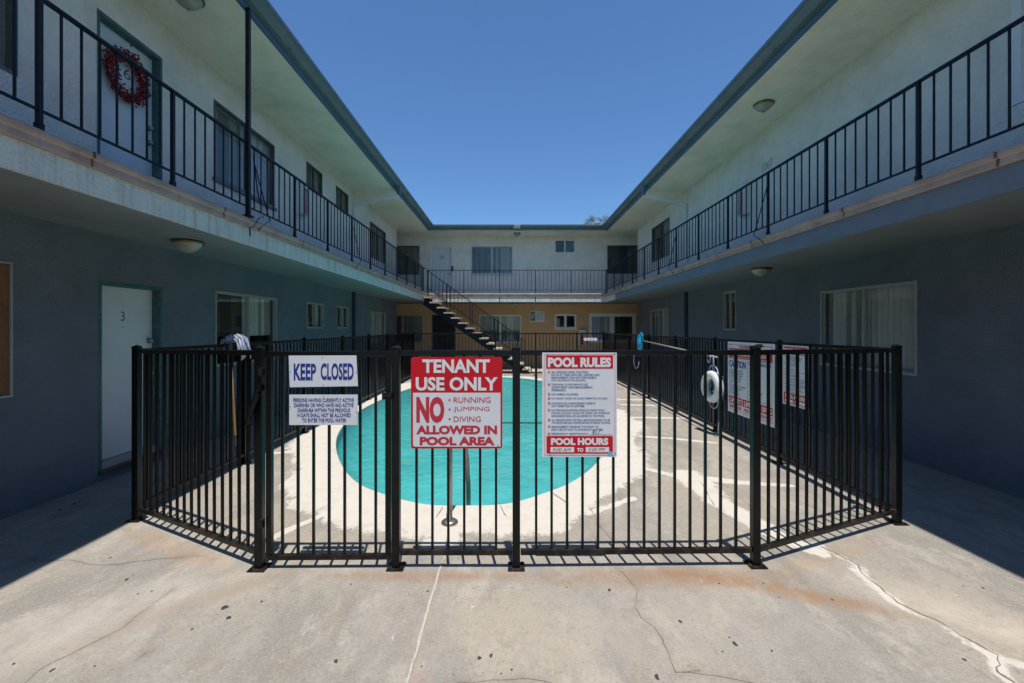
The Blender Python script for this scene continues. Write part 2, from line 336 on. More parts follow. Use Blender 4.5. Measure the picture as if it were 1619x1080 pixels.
def window(parent, P, u0, u1, z0, z1, lm='blind', rm='blind', fm='alu', fw=.028, sill=False, split=.5, gap=None, lowdark=False, name='window'):
    um = u0+(u1-u0)*split; b = B(); rec = -.02
    for a in ((u0, u1, z0, z0+fw), (u0, u1, z1-fw, z1)): pbox(b, P, *a, rec-.03, .012)
    for a in ((u0, u0+fw), (u1-fw, u1)): pbox(b, P, *a, z0+fw, z1-fw, rec-.03, .012)
    pbox(b, P, um-fw*.6, um+fw*.6, z0+fw, z1-fw, rec-.03, rec+.018)
    s = fw*.5
    for a0, a1, oo in ((u0+fw, um-fw*.6, rec-.012), (um+fw*.6, u1-fw, rec-.024)):   # the two sliding sashes
        for q in ((a0, a1, z0+fw, z0+fw+s), (a0, a1, z1-fw-s, z1-fw)): pbox(b, P, *q, oo-.01, oo+.012)
        for q in ((a0, a0+s), (a1-s, a1)): pbox(b, P, *q, z0+fw+s, z1-fw-s, oo-.01, oo+.012)
    w_ = b.build(name, fm, parent)
    g = B()
    g.add([P(u0+fw, z0+fw, rec-.01), P(um, z0+fw, rec-.01), P(um, z1-fw, rec-.01), P(u0+fw, z1-fw, rec-.01)], [(0, 1, 2, 3)])
    g.add([P(um, z0+fw, rec-.022), P(u1-fw, z0+fw, rec-.022), P(u1-fw, z1-fw, rec-.022), P(um, z1-fw, rec-.022)], [(0, 1, 2, 3)])
    g.build('pane', 'glass', w_, fix=False)
    for k, (a0, a1, mm) in enumerate(((u0, um, lm), (um, u1, rm))):
        if mm is None: continue
        if mm == 'screen':
            q = B(); q.add([P(a0+.01, z0+.01, rec-.055), P(a1-.01, z0+.01, rec-.055), P(a1-.01, z1-.01, rec-.055), P(a0+.01, z1-.01, rec-.055)], [(0, 1, 2, 3)]); q.build('insect_screen', mm, w_)
        else:
            q = B(); zb = z0+.45 if lowdark else z0-.02
            blinds(q, P, a0, a1, zb, z1-.02, -.115, seed=int(abs(u0)*10)+k)
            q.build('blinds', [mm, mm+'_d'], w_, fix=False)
    if sill:
        q = B(); pbox(q, P, u0-.03, u1+.03, z0-.05, z0-.002, -.02, .035); q.build('sill', fm, w_)
    return w_
def text_mesh(s, bold=.0, shear=0, space=1):
    cu = bpy.data.curves.new('t', 'FONT'); cu.body = s; cu.offset = bold; cu.shear = shear; cu.resolution_u = 3; cu.space_character = space
    o = bpy.data.objects.new('t', cu); C.objects.link(o); bpy.context.view_layer.update()
    me = bpy.data.meshes.new_from_object(o.evaluated_get(bpy.context.evaluated_depsgraph_get()))
    vs = [tuple(v.co) for v in me.vertices]; fs = [tuple(p.vertices) for p in me.polygons]
    bpy.data.objects.remove(o); bpy.data.curves.remove(cu); bpy.data.meshes.remove(me); return vs, fs
def text(b, P, s, u0, u1, v0, v1, o, bold=0, shear=0, space=1):
    """write s on the plane P so that its ink fills u0..u1, v0..v1"""
    vs, fs = text_mesh(s, bold, shear, space)
    xs = [q[0] for q in vs]; ys = [q[1] for q in vs]; a, c, e, g = min(xs), max(xs), min(ys), max(ys)
    b.add([P(u0+(q[0]-a)/(c-a)*(u1-u0), v0+(q[1]-e)/(g-e)*(v1-v0), o) for q in vs], fs)
def disc(b, P, u, v, r, o, n=16):
    b.add([P(u+r*math.cos(2*math.pi*i/n), v+r*math.sin(2*math.pi*i/n), o) for i in range(n)], [tuple(range(n))])
def rrect(b, P, u0, u1, v0, v1, o0, o1, r=.01, n=5):
    pts = []
    for cx, cy, a0 in ((u1-r, v1-r, 0), (u0+r, v1-r, 90), (u0+r, v0+r, 180), (u1-r, v0+r, 270)):
        for i in range(n+1): a = R(a0+90*i/n); pts.append((cx+r*math.cos(a), cy+r*math.sin(a)))
    N = len(pts); b.add([P(u, v, o0) for u, v in pts]+[P(u, v, o1) for u, v in pts],
        [tuple(range(N)), tuple(range(N, 2*N))]+[(i, (i+1) % N, N+(i+1) % N, N+i) for i in range(N)])

# ------------------------------------------------------------------ ground and pool
ctrl = [(-.46, 4.24), (-.04, 4.28), (.30, 4.52), (.64, 4.86), (.95, 5.36), (1.22, 6.0), (1.45, 7.0), (1.62, 8.4), (1.70, 10.0), (1.66, 11.8), (1.42, 13.3), (.98, 14.3), (.25, 15.1),
        (-.7, 15.35), (-1.6, 14.9), (-2.3, 13.9), (-2.72, 12.5), (-2.92, 11.0), (-3.0, 9.6), (-2.93, 8.4), (-2.70, 7.2), (-2.40, 6.3), (-2.0, 5.45), (-1.62, 4.86), (-1.25, 4.53), (-.82, 4.28)]
def crom(pts, n=14):
    out = []; N = len(pts)
    for i in range(N):
        p0, p1, p2, p3 = [Vector(pts[(i+k) % N]) for k in (-1, 0, 1, 2)]
        for j in range(n):
            t = j/n; out.append(.5*((2*p1)+(p2-p0)*t+(2*p0-5*p1+4*p2-p3)*t*t+(3*p1-p0-3*p2+p3)*t**3))
    return out
pool = crom(ctrl); NP = len(pool)
def offs(pts, d):
    out = []; N = len(pts)
    for i, p in enumerate(pts):
        t = (pts[(i+1) % N]-pts[i-1]).normalized(); nrm = Vector((t.y, -t.x)); dd = d(i, p) if callable(d) else d
        out.append(p+nrm*dd)
    return out
def fill_between(outer, inner, z):
    bm = bmesh.new(); es = []
    for loop in (outer, inner):
        vs = [bm.verts.new((p[0], p[1], z)) for p in loop]; es += [bm.edges.new((vs[i], vs[(i+1) % len(vs)])) for i in range(len(vs))]
    bmesh.ops.triangle_fill(bm, use_beauty=True, edges=es); bm.verts.index_update()
    vs = [tuple(v.co) for v in bm.verts]; fs = [[v.index for v in f.verts] for f in bm.faces]; bm.free(); return vs, fs
import numpy as np
rect = [Vector(p) for p in ((-140, -80), (140, -80), (140, 220), (-140, 220))]
GX0, GX1, GY0, GY1, GS = -4.2, 4.8, 1.3, 16.5, .025      # the court floor is a fine grid that carries paint and grime by the metre, not by the pixel
GP = lambda l: [G(*q) for q in l]
def z3(l, s=3.0, ox=0, oy=750): return [(ox+x/s, oy+y/s) for x, y in l]
PAINT = [([(1003, 736), (1060, 751), (1104, 766)], (.10, .16), .0032), ([(1088, 750), (1112, 772), (1128, 788), (1160, 806), (1215, 840), (1262, 862), (1300, 875)], (.40, .16), .0036),
              (z3([(560, 335), (640, 340), (730, 385), (812, 432), (842, 475), (900, 525), (1005, 612), (1090, 655), (1190, 700), (1320, 778), (1475, 868), (1495, 935), (1550, 985), (1680, 1050)], ox=1080), (.15, .10), .9),
              (z3([(1480, 870), (1560, 895), (1660, 905)], ox=1080), .10, .9),
              ([(1104, 755), (1170, 763), (1250, 768)], (.24, .10), .0040),
              ([(1017, 690), (1060, 693), (1130, 700)], .12, .0032), ([(1000, 660), (1078, 661)], .17, .0032), ([(974, 632), (1036, 632)], .17, .0032), ([(985, 640), (1046, 641)], .17, .0032),
              ([(424, 853), (470, 832), (532, 804)], .10, .0032), ([(420, 717), (485, 713)], .13, .0032), ([(560, 640), (500, 652)], .10, .0032),
              ([(702, 826), (706, 850), (690, 862)], .28, .0036), ([(930, 812), (1000, 788)], .10, .0036)]
# cracks
cr = [(z3([(1325, 460), (1368, 505), (1400, 545), (1392, 600), (1390, 640), (1420, 680), (1490, 730), (1530, 790), (1560, 860), (1590, 940)], ox=540), .0045),
      (z3([(130, 989), (200, 925), (260, 890), (420, 810), (560, 740), (640, 675), (700, 640), (780, 575), (830, 540)]), .0038),
      (z3([(-60, 375), (0, 385), (120, 400), (230, 410), (330, 408), (450, 430), (540, 432), (620, 420), (760, 400), (960, 385)]), .0035),
      (z3([(540, 989), (640, 985), (720, 978), (850, 975), (1000, 986)], ox=540), .003), (z3([(0, 940), (150, 955), (270, 975), (340, 985)], ox=1080), .0035),
      (z3([(640, 885), (720, 835)]), .003), (z3([(1590, 940), (1700, 930)], ox=540), .003), ([(930, 800), (952, 836), (968, 856)], .006)]
nx, ny = int(round((GX1-GX0)/GS)), int(round((GY1-GY0)/GS))
xx, yy = np.meshgrid(np.linspace(GX0, GX1, nx+1), np.linspace(GY0, GY1, ny+1)); gx, gy = xx.ravel(), yy.ravel()
def pdist(pts, closed=False):
    """distance from every grid point to a polyline, and the position along it"""
    D = np.full(gx.shape, 9.); Tt = np.zeros(gx.shape); pts = list(pts)+([pts[0]] if closed else []); N = len(pts)-1
    for i in range(N):
        ax, ay = pts[i][0], pts[i][1]; bx, by = pts[i+1][0]-ax, pts[i+1][1]-ay; m = (abs(gx-ax-bx/2) < abs(bx)/2+1) & (abs(gy-ay-by/2) < abs(by)/2+1)
        t = np.clip(((gx[m]-ax)*bx+(gy[m]-ay)*by)/(bx*bx+by*by+1e-9), 0, 1); d = np.hypot(gx[m]-ax-t*bx, gy[m]-ay-t*by)
        c = D[m]; b_ = d < c; c[b_] = d[b_]; D[m] = c; tt = Tt[m]; tt[b_] = (i+t[b_])/N; Tt[m] = tt
    return D, Tt
worn = np.zeros(gx.shape)
for l, wd, z in PAINT:
    D, Tt = pdist(GP(l)); w0, w1 = wd if isinstance(wd, tuple) else (wd, wd)
    worn = np.maximum(worn, np.clip(1.25-D/((w0+(w1-w0)*Tt)*.5), 0, 1)*(.56 if z > .5 else 1))
D, _ = pdist([(p.x, p.y) for p in pool], True)
wob = .07*np.sin(gx*3.1+1.3*np.sin(gy*1.7))+.06*np.sin(gy*2.3+gx*1.1)+.04*np.sin(gx*7.3-gy*5.1)
worn = np.maximum(worn, np.clip((.72+wob-D)/.30, 0, 1))
grime = np.zeros(gx.shape)
for l, wd in cr: D, _ = pdist(GP(l)); grime = np.maximum(grime, np.clip(1-D/.07, 0, 1)*.6)
px_, py_ = np.array([p.x for p in offs(pool, .1)]), np.array([p.y for p in offs(pool, .1)])
cxs, cys = (xx[:-1, :-1]+GS/2).ravel(), (yy[:-1, :-1]+GS/2).ravel(); inside = np.zeros(cxs.shape, bool)
for i in range(len(px_)):
    x1, y1, x2, y2 = px_[i], py_[i], px_[i-1], py_[i-1]
    if y1 != y2: inside ^= ((y1 > cys) != (y2 > cys)) & (cxs < (x2-x1)*(cys-y1)/(y2-y1)+x1)
ii, jj = np.meshgrid(np.arange(nx), np.arange(ny)); a0 = (jj*(nx+1)+ii).ravel()[~inside]
quads = np.stack([a0, a0+1, a0+nx+2, a0+nx+1], 1)
gb = B(); gb.v = [(float(a), float(b_), 0.) for a, b_ in zip(gx, gy)]; gb.f = quads.tolist(); gb.m = [0]*len(gb.f)
v_, f_ = fill_between(rect, [Vector(p) for p in ((GX0, GY0), (GX1, GY0), (GX1, GY1), (GX0, GY1))], 0); gb.add(v_, f_)
gb.cur = 2
for l, wd in cr: gb.ribbon(GP(l), wd*.95, .0016, rough=1.3, jit=.016)
gb.ribbon(GP(z3([(650, 340), (740, 385), (820, 430), (850, 470), (910, 520), (1020, 610), (1100, 650), (1200, 690), (1330, 770), (1490, 860), (1505, 905), (1490, 935), (1560, 985)], ox=1080)), .0065, .0018, rough=1.3, jit=.016)
gb.ribbon(GP(z3([(70, 30), (110, 70), (125, 110), (150, 150)], ox=1080)), .006, .0018, rough=1.3, jit=.012)
gb.cur = 3   # raised sealant in the expansion joint
gb.ribbon(GP([(706, 850), (703, 884), (694, 905), (688, 925), (677, 960), (668, 995), (656, 1040), (640, 1090)]), 0.011, .0050, rough=.6, jit=.007)
gb.ribbon(GP([(708, 850), (705, 884), (696, 905), (690, 925), (679, 960), (670, 995), (658, 1040), (642, 1090)]), .004, .0052, rough=.6, jit=.007)
gb.cur = 4   # old gum spots
sp = [z3([(x, y)], ox=o)[0]+(r,) for o, l in ((0, [(600, 500, 11), (655, 568, 5), (1067, 632, 17), (1085, 681, 13), (912, 735, 7), (1241, 604, 7), (247, 930, 12), (1593, 888, 13), (65, 900, 7), (523, 395, 6), (285, 170, 10), (350, 142, 12), (450, 910, 5), (720, 555, 5), (632, 478, 4)]),
      (540, [(409, 555, 6), (654, 872, 11), (709, 860, 12), (1270, 549, 11), (1607, 699, 11), (1495, 962, 17), (808, 927, 6), (757, 946, 5), (45, 522, 5), (380, 912, 5), (320, 570, 4), (1068, 537, 4), (530, 950, 4)]),
      (1080, [(246, 805, 15), (220, 775, 5), (421, 838, 6), (707, 595, 6), (1335, 880, 9), (1422, 540, 8), (1330, 530, 5), (172, 518, 5), (380, 517, 5), (455, 585, 4), (187, 842, 5)])) for x, y, r in l]
for px, py, r in sp:
    x, y = G(px, py); k = .72*r/3*y/F; ph = random.random()*9
    gb.add([(x+k*(1+.35*math.sin(2*a+ph)+.2*math.sin(5*a))*math.cos(a), y+k*1.4*(1+.3*math.sin(3*a+ph))*math.sin(a), .0022) for a in [i*math.pi/6 for i in range(12)]], [tuple(range(12))])
gr_ = tag(gb.build('ground', ['ground', 'paint', 'crack', 'bead', 'spot'], fix=False), kind='structure')
for nm, arr in (('worn', worn), ('grime', grime)):
    at = gr_.data.attributes.get(nm) or gr_.data.attributes.new(nm, 'FLOAT', 'POINT'); full = np.zeros(len(gr_.data.vertices), np.float32); full[:len(arr)] = arr; at.data.foreach_set('value', full)

pt = thing('swimming_pool', 'freeform turquoise swimming pool with a wide white painted coping inside the black fence', 'swimming pool', (0, 9, 0))
b = B(); ZB = -.62
pr = [(0, .004), (-.0, -.16), (-.04, -.24), (-.14, -.34), (-.32, -.45), (-.60, -.55), (-.95, ZB)]; cen = Vector((-.7, 9.5))
def inset(p, d): return p+(cen-p).normalized()*(-d)
b.v = [(*inset(p, o), z) for o, z in pr for p in pool]; b.f = [[a*NP+i, a*NP+(i+1) % NP, (a+1)*NP+(i+1) % NP, (a+1)*NP+i] for a in range(len(pr)-1) for i in range(NP)]+[list(range((len(pr)-1)*NP, len(pr)*NP))]; b.m = [0]*len(b.f)
basin = b.build('basin', 'teal', pt, smooth=True, fix=False)
b = B(); q0 = offs(pool, -.012)
b.add([(p.x, p.y, -.118) for p in q0]+[(p.x, p.y, -.14) for p in q0], [(i, (i+1) % NP, NP+(i+1) % NP, NP+i) for i in range(NP)]); b.build('waterline', 'waterline', pt, fix=False)
b = B(); b.box(-2.05, .85, 10.86, 10.98, ZB+.002, ZB+.008); b.build('depth_marking', 'dktile', pt)
b = B()
N3 = lambda p, f, q: noise.noise(Vector((p.x*f, p.y*f, q)))
out = offs(pool, .42); o1 = offs(pool, .30)
lv = [(pool, -.03, 1), (offs(pool, .004), .006, 1), (offs(pool, .02), .012, 1), (offs(pool, .2), .011, 1), (o1, .007, 1), (out, .0004, 1)]
k = []
for r, z_, a_ in lv: k += [(p.x, p.y, z_) for p in r]
b.add(k, [(a*NP+i, a*NP+(i+1) % NP, (a+1)*NP+(i+1) % NP, (a+1)*NP+i) for a in range(len(lv)-1) for i in range(NP)])
for a, (r, z_, a_) in enumerate(lv):
    for i in range(NP): b.a[a*NP+i] = a_
b.cur = 1
for l in ([(660, 785), (670, 797)], [(790, 800), (801, 819)], [(700, 803), (690, 821)], [(872, 780), (900, 800)], [(480, 818), (520, 800)]):
    b.ribbon([G(*q) for q in l], .006, .0155, taper=True, rough=.6, jit=.008)
b.build('coping', ['paint', 'crack'], pt, fix=False)
wb = B(); wb.add([(p.x, p.y, -.13) for p in offs(pool, -.006)], [tuple(range(NP))]); tag(wb.build('water', 'water', fix=False), kind='structure')
# pool grab rail
hr = thing('pool_handrail', 'single steel grab rail rising from the coping at the near end of the pool', 'handrail', (-.51, 3.86, 0))
b = B(); P3 = [(-.51, 3.86, .0), (-.51, 3.86, .70), (-.505, 3.89, .80), (-.49, 3.98, .86), (-.47, 4.12, .86), (-.455, 4.25, .80), (-.44, 4.38, .62), (-.425, 4.50, .35), (-.415, 4.56, .08), (-.415, 4.58, -.2), (-.43, 4.60, -.55)]
b.tube(P3, .024, 12); b.build('rail', 'chrome', hr, smooth=True)
b = B(); b.lathe((-.51, 3.86, .0), [(.07, .0), (.072, .016), (.055, .03), (.03, .036), (.02, .036)], 18); b.build('base_flange', 'chrome', hr, smooth=True)

# ------------------------------------------------------------------ the three wings
ZF, ZC, ZS = 2.985, 2.67, 5.52      # gallery floor, its underside, soffit
EL, ER, EB = -3.17, 3.70, 17.5      # edges of the gallery
RL, RR, RB = -3.19, 3.83, 18.0      # edges of the eaves
YN, YE = -7.0, 17.7                 # near and far end of the side wings
LWN = thing('apartment_wing', 'two storey left wing with door 3 below and the wreath door upstairs', 'building', (XL-2, 5, 0), 'wings round the pool court')
RWN = thing('apartment_wing', 'two storey right wing with the numberless blue-grey wall and one wide lower window', 'building', (XR+2, 5, 0), 'wings round the pool court')
BWN = thing('apartment_wing', 'far wing across the pool with a tan ground floor and pale upper floor', 'building', (0, YB+2, 0), 'wings round the pool court')
def edge(side, prof, ex, eb, name, m, parent, y0=YN, closed=False, y1=None, xend=None, smooth=False):
    """sweep a profile of (out, z) along the gallery or roof edge, mitred at the corners"""
    b = B(); n = len(prof)
    for end in (0, 1):
        for o, z in prof:
            if side == 'L': b.v.append((ex[0]+o, y0 if end == 0 else (eb-o if y1 is None else y1), z))
            if side == 'R': b.v.append((ex[1]-o, y0 if end == 0 else (eb-o if y1 is None else y1), z))
            if side == 'B': b.v.append((ex[0]+o if end == 0 else ex[1]-o, eb-o, z))
    for i in range(n if closed else n-1): b.f.append([i, (i+1) % n, n+(i+1) % n, n+i]); b.m.append(0)
    if closed: b.f += [list(range(n)), list(range(n, 2*n))]; b.m += [0, 0]
    return b.build(name, m, parent)
for side, root in (('L', LWN), ('R', RWN), ('B', BWN)):
    # gallery slab, floor and underside
    ge, re = (EL, ER), (RL, RR)
    b = B()
    if side == 'L': b.box(-9, EL-.02, YN, YE, ZC+.012, ZF-.004)
    if side == 'R': b.box(ER+.02, 9.6, YN, YE, ZC+.012, ZF-.004)
    if side == 'B':
        b.box(-14, 14, YE+.001, YB+4, ZC+.012, ZF-.004); b.box(EL, ER, EB+.02, YE, ZC+.012, ZF-.004)
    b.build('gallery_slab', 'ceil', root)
    b = B()
    if side == 'L': b.box(XL+.001, EL-.02, YN, YE, ZC, ZC+.01)
    if side == 'R': b.box(ER+.02, XR-.001, YN, YE, ZC, ZC+.01)
    if side == 'B': b.box(EL-.02, ER+.02, EB+.02, YE, ZC, ZC+.01); b.box(-12, 12, YE+.001, YB-.001, ZC, ZC+.01)
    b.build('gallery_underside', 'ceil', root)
    fas = [(-.03, ZC-.004), (0, ZC-.004), (0, 2.868), (-.03, 2.868)]
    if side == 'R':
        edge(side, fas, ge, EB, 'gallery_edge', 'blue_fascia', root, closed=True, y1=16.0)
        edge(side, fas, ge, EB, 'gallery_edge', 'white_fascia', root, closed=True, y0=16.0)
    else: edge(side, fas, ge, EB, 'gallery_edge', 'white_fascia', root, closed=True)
    dr = [(-.05, 2.870), (.022, 2.870), (.026, 2.885), (.022, 2.925), (.034, 2.938), (.040, 2.960), (.034, 2.982), (.015, 2.992), (-.10, 2.992)]
    edge(side, dr, ge, EB, 'drip_edge', 'drip', root)
    fb = [(-.03, ZS-.012), (.012, ZS-.012), (.012, 5.67), (-.03, 5.67)]
    edge(side, fb, re, RB, 'eave_fascia', 'eave', root, closed=True)
    gt = [(.013, 5.585), (.085, 5.585), (.115, 5.60), (.135, 5.635), (.165, 5.66), (.198, 5.665), (.20, 5.70), (.20, 5.715), (.187, 5.715), (.185, 5.67), (.10, 5.60), (.025, 5.595), (.025, 5.72), (.013, 5.72)]
    edge(side, gt, re, RB, 'gutter', 'gutter', root, closed=True)
    b = B()
    if side == 'L': b.box(-9.5, RL-.03, YN, RB, ZS+.02, 5.70)
    if side == 'R': b.box(RR+.03, 10, YN, RB, ZS+.02, 5.70)
    if side == 'B': b.box(-14, 14, RB+.03, YB+5, ZS+.02, 5.703)
    b.build('roof', 'roof', root)
    b = B()
    if side == 'L': b.box(-9.4, RL-.028, YN, RB-.0, ZS, ZS+.018)
    if side == 'R': b.box(RR+.028, 9.9, YN, RB-.0, ZS, ZS+.018)
    if side == 'B': b.box(-13.9, 13.9, RB+.001, YB+4.9, ZS, ZS+.018); b.box(RL-.028, RR+.028, RB-.028, RB, ZS+.001, ZS+.019)
    b.build('soffit', 'soffit', root)
wl_ = [(2.3, 4.02, 1.05, 2.235), (4.87, 5.76, .12, 2.17), (6.79, 8.58, 1.075, 2.22), (9.86, 10.74, 1.65, 2.23), (11.56, 12.42, 1.65, 2.23), (14.38, 16.1, 1.05, 2.20)]
wu_ = [(2.4, 4.06, 3.90, 5.10), (4.85, 5.76, ZF, 5.07), (6.76, 8.50, 3.90, 5.06), (9.84, 10.66, 4.70, 5.27), (11.52, 12.38, 4.70, 5.27), (14.3, 16.1, 3.91, 5.03)]
wall(PL, YN, YE, -.02, ZC-.001, wl_, 'lower_wall', 'lower', LWN); wall(PL, YN, YE, ZF-.003, ZS-.001, wu_, 'upper_wall', 'upper', LWN)
rl_ = [(5.545, 7.27, 1.07, 2.24), (9.99, 10.57, 1.61, 2.49), (14.27, 16.06, 1.07, 2.285)]
ru_ = [(2.9, 4.50, 3.85, 5.14), (14.14, 15.9, 3.94, 5.12)]
wall(PR, YN, YE, -.02, ZC-.001, rl_, 'lower_wall', 'lower', RWN); wall(PR, YN, YE, ZF-.003, ZS-.001, ru_, 'upper_wall', 'upper', RWN)
bl_ = [(-5.4, -3.65, 1.05, 2.21), (-3.28, -2.33, .05, 2.23), (-1.29, .48, 1.05, 2.22), (1.89, 2.80, 1.64, 2.25), (3.34, 5.3, 1.04, 2.28)]
bu_ = [(-5.6, -3.80, 3.92, 5.12), (-3.30, -2.42, ZF, 5.09), (-1.62, .12, 3.94, 5.10), (1.89, 2.75, 4.82, 5.37), (4.10, 5.87, 3.95, 5.14)]
wall(PB, -12, 12, -.02, ZC-.001, bl_, 'lower_wall', 'tanwall', BWN); wall(PB, -12, 12, ZF-.003, ZS-.001, bu_, 'upper_wall', 'upper', BWN)
for root, bx in ((LWN, (-9, XL-.16, YN, YE)), (RWN, (XR+.16, 9.6, YN, YE)), (BWN, (-12, 12, YB+.16, YB+4))):
    b = B(); x0, x1, y0, y1 = bx          # outer walls of the wing, so that the rooms behind the windows are closed
    outer = {'x0': root is not RWN, 'x1': root is not LWN}
    if root is not RWN: b.box(x0-.15, x0, y0, y1, 0, ZC); b.box(x0-.15, x0, y0, y1, ZF, ZS)
    if root is not LWN: b.box(x1, x1+.15, y0, y1, 0, ZC); b.box(x1, x1+.15, y0, y1, ZF, ZS)
    if root is not BWN: b.box(x0, x1, y0, y0+.15, 0, ZC); b.box(x0, x1, y0, y0+.15, ZF, ZS)
    b.box(x0, x1, y1-.15, y1-.002, 0, ZC); b.box(x0, x1, y1-.15, y1-.002, ZF, ZS)
    b.build('outer_wall', 'upper', root)
    cut = [(x0, x1, q, q+.1) for q in (4.5, 9.2, 13.4)] if root is not BWN else [(q, q+.1, y0, y1) for q in (-2, 1.4, 3.0)]
    for q in cut:
        for za, zb in ((0, ZC+.01), (ZF-.01, ZS+.01)): b = B(); b.box(*q, za, zb); b.build('partition', 'room', root)
for P, root, u0, u1 in ((PL, LWN, YN, YE), (PR, RWN, YN, YE), (PB, BWN, -12, 12)):
    b = B(); pbox(b, P, u0, u1, ZC-.022, ZC-.001, .001, .018); b.build('ceiling_trim', 'lower' if root is not BWN else 'tanwall', root)
    b = B(); pbox(b, P, u0, u1, ZS-.022, ZS-.001, .001, .018); b.build('ceiling_trim', 'soffit', root)
for side, root, ex, ey in (('L', LWN, EL, RL), ('R', RWN, ER, RR)):
    sg = 1 if side == 'L' else -1
    for i, yy in enumerate((3.42, 5.0, 6.9, 8.8, 11.3, 13.6, 15.9)):
        b = B(); b.box(*sorted((ex+sg*.0385, ex+sg*.0425)), yy, yy+.022, 2.935, 2.985); b.box(*sorted((ex+sg*.0235, ex+sg*.0275)), yy-.003, yy+.017, 2.872, 2.935); b.build('drip_edge_seam', 'rust', root)
    for yy in (3.35, 6.4, 9.5, 14.9):
        b = B(); b.box(*sorted((ey+sg*.16, ey+sg*.203)), yy, yy+.03, 5.655, 5.718); b.box(*sorted((ey+sg*.05, ey+sg*.12)), yy, yy+.03, 5.580, 5.60); b.build('gutter_joint', 'gutter', root)
# windows of the left wing
window(LWN, PL, *wl_[0], lm='brownwood', rm='brownwood', fw=.018)
b = B(); pbox(b, PL, 3.25, 4.0, 1.075, 2.21, -.018, -.004); b.build('window_board', 'brownwood', LWN)
window(LWN, PL, *wl_[2], lm='curt_green', rm='blind', lowdark=True)
window(LWN, PL, *wl_[3], lm='screen', rm='blind'); window(LWN, PL, *wl_[4], lm='screen', rm='blind')
window(LWN, PL, *wl_[5], lm='blind', rm='blind')
window(LWN, PL, *wu_[0], lm='blind', rm='curt_lav', fm='dframe')
window(LWN, PL, *wu_[2], lm='curt_grey', rm='curt_lav', fm='dframe', sill=True)
window(LWN, PL, *wu_[3], lm='screen', rm='curt_grey', fm='dframe', fw=.02); window(LWN, PL, *wu_[4], lm='screen', rm='curt_grey', fm='dframe', fw=.02)
window(LWN, PL, *wu_[5], lm='screen', rm='curt_grey', fm='dframe', fw=.025)
# right wing
window(RWN, PR, *rl_[0], lm='blind', rm='blind'); window(RWN, PR, *rl_[1], lm='blind', rm='screen'); window(RWN, PR, *rl_[2], lm='blind', rm='curt_grey')
window(RWN, PR, *ru_[0], lm='blind', rm='blind', fm='wframe', fw=.085); window(RWN, PR, *ru_[1], lm='curt_grey', rm='screen', fm='dframe')
# far wing
window(BWN, PB, *bl_[0], lm='curt_grey', rm='blind'); window(BWN, PB, *bl_[2], lm='curt_grey', rm='blind', fm='wframe', fw=.03)
window(BWN, PB, *bl_[3], lm=None, rm=None, fm='wframe', fw=.05, sill=True); window(BWN, PB, *bl_[4], lm='curt_lav', rm='curt_green', fm='wframe', fw=.09)
window(BWN, PB, *bu_[0], lm='curt_grey', rm='blind', fm='dframe'); window(BWN, PB, *bu_[2], lm='curt_grey', rm='blind', fm='alu', sill=True)
window(BWN, PB, *bu_[3], lm='screen', rm='curt_grey', fm='wframe'); window(BWN, PB, *bu_[4], lm='screen', rm='curt_grey', fm='dframe')
# doors
def door(root, P, u0, u1, z0, z1, num, fm, leafm, knobs, nrect=None, th=.03):
    b = B(); t = .04; e = .0
    pbox(b, P, u0, u0+.035, z0, z1, -.16, .004); pbox(b, P, u1-.035, u1, z0, z1, -.16, .004); pbox(b, P, u0+.035, u1-.035, z1-t, z1, -.158, .004)
    pbox(b, P, u0+.035, u0+.05, z0+th, z1-t, -.155, -.137); pbox(b, P, u1-.05, u1-.035, z0+th, z1-t, -.155, -.137)
    fr = b.build('door_frame', fm, root)
    b = B(); pbox(b, P, u0+.002, u1-.002, z0-.002, z0+th-.002, -.15, .02 if th < .04 else -.03); b.build('threshold', fm if th < .04 else 'alu', fr)
    b = B(); pbox(b, P, u0+.038, u1-.038, z0+th+.004, z1-t-.003, -.135, -.10); lf = b.build('door', leafm, root)
    for zk in knobs:
        b = B(); c = P(u1-.10, zk, -.10); s_ = 1 if P is not PR else -1
        ax = 'y' if P is PB else 'x'; pr = [(.032, 0), (.033, .008), (.014, .012), (.014, .03), (.026, .038), (.03, .052), (.02, .064), (.001, .066)]
        if P is PB: pr = [(r, -z) for r, z in pr]
        b.lathe(c, pr, 14, ax); b.build('door_knob', 'chrome', lf, smooth=True)
    if num:
        b = B(); text(b, P, num, *nrect, -.098, bold=-.004); b.build('door_number', 'ink', lf, fix=False)
        b = B(); um = (nrect[0]+nrect[1])/2; disc(b, P, um, nrect[2]-.07, .009, -.098); b.build('peephole', 'chrome', lf, fix=False)
    return lf
door(LWN, PL, *wl_[1], '3', 'green', 'door', (1.10, 1.50), (5.265, 5.315, 1.74, 1.85), th=.075)
door(LWN, PL, *wu_[1], '16', 'green', 'door', (3.96, 4.14), (5.22, 5.40, 4.58, 4.70))
door(BWN, PB, *bu_[1], '23', 'wframe', 'door', (3.95,), (-2.97, -2.78, 4.58, 4.72))
lf = door(BWN, PB, *bl_[1], None, 'dframe', 'screen', (1.1,))
b = B()
for i in range(8):
    u = -3.20+i*.112; pbox(b, PB, u, u+.014, .12, 2.16, -.06, -.046)
for z in (.3, 1.0, 1.7, 2.1): pbox(b, PB, -3.23, -2.38, z, z+.03, -.045, -.03)
b.build('security_bars', 'rail', lf)
b = B(); pbox(b, PB, -2.46, -2.37, 4.05, 4.26, .014, .06); b.build('lock_box', 'ink', BWN)
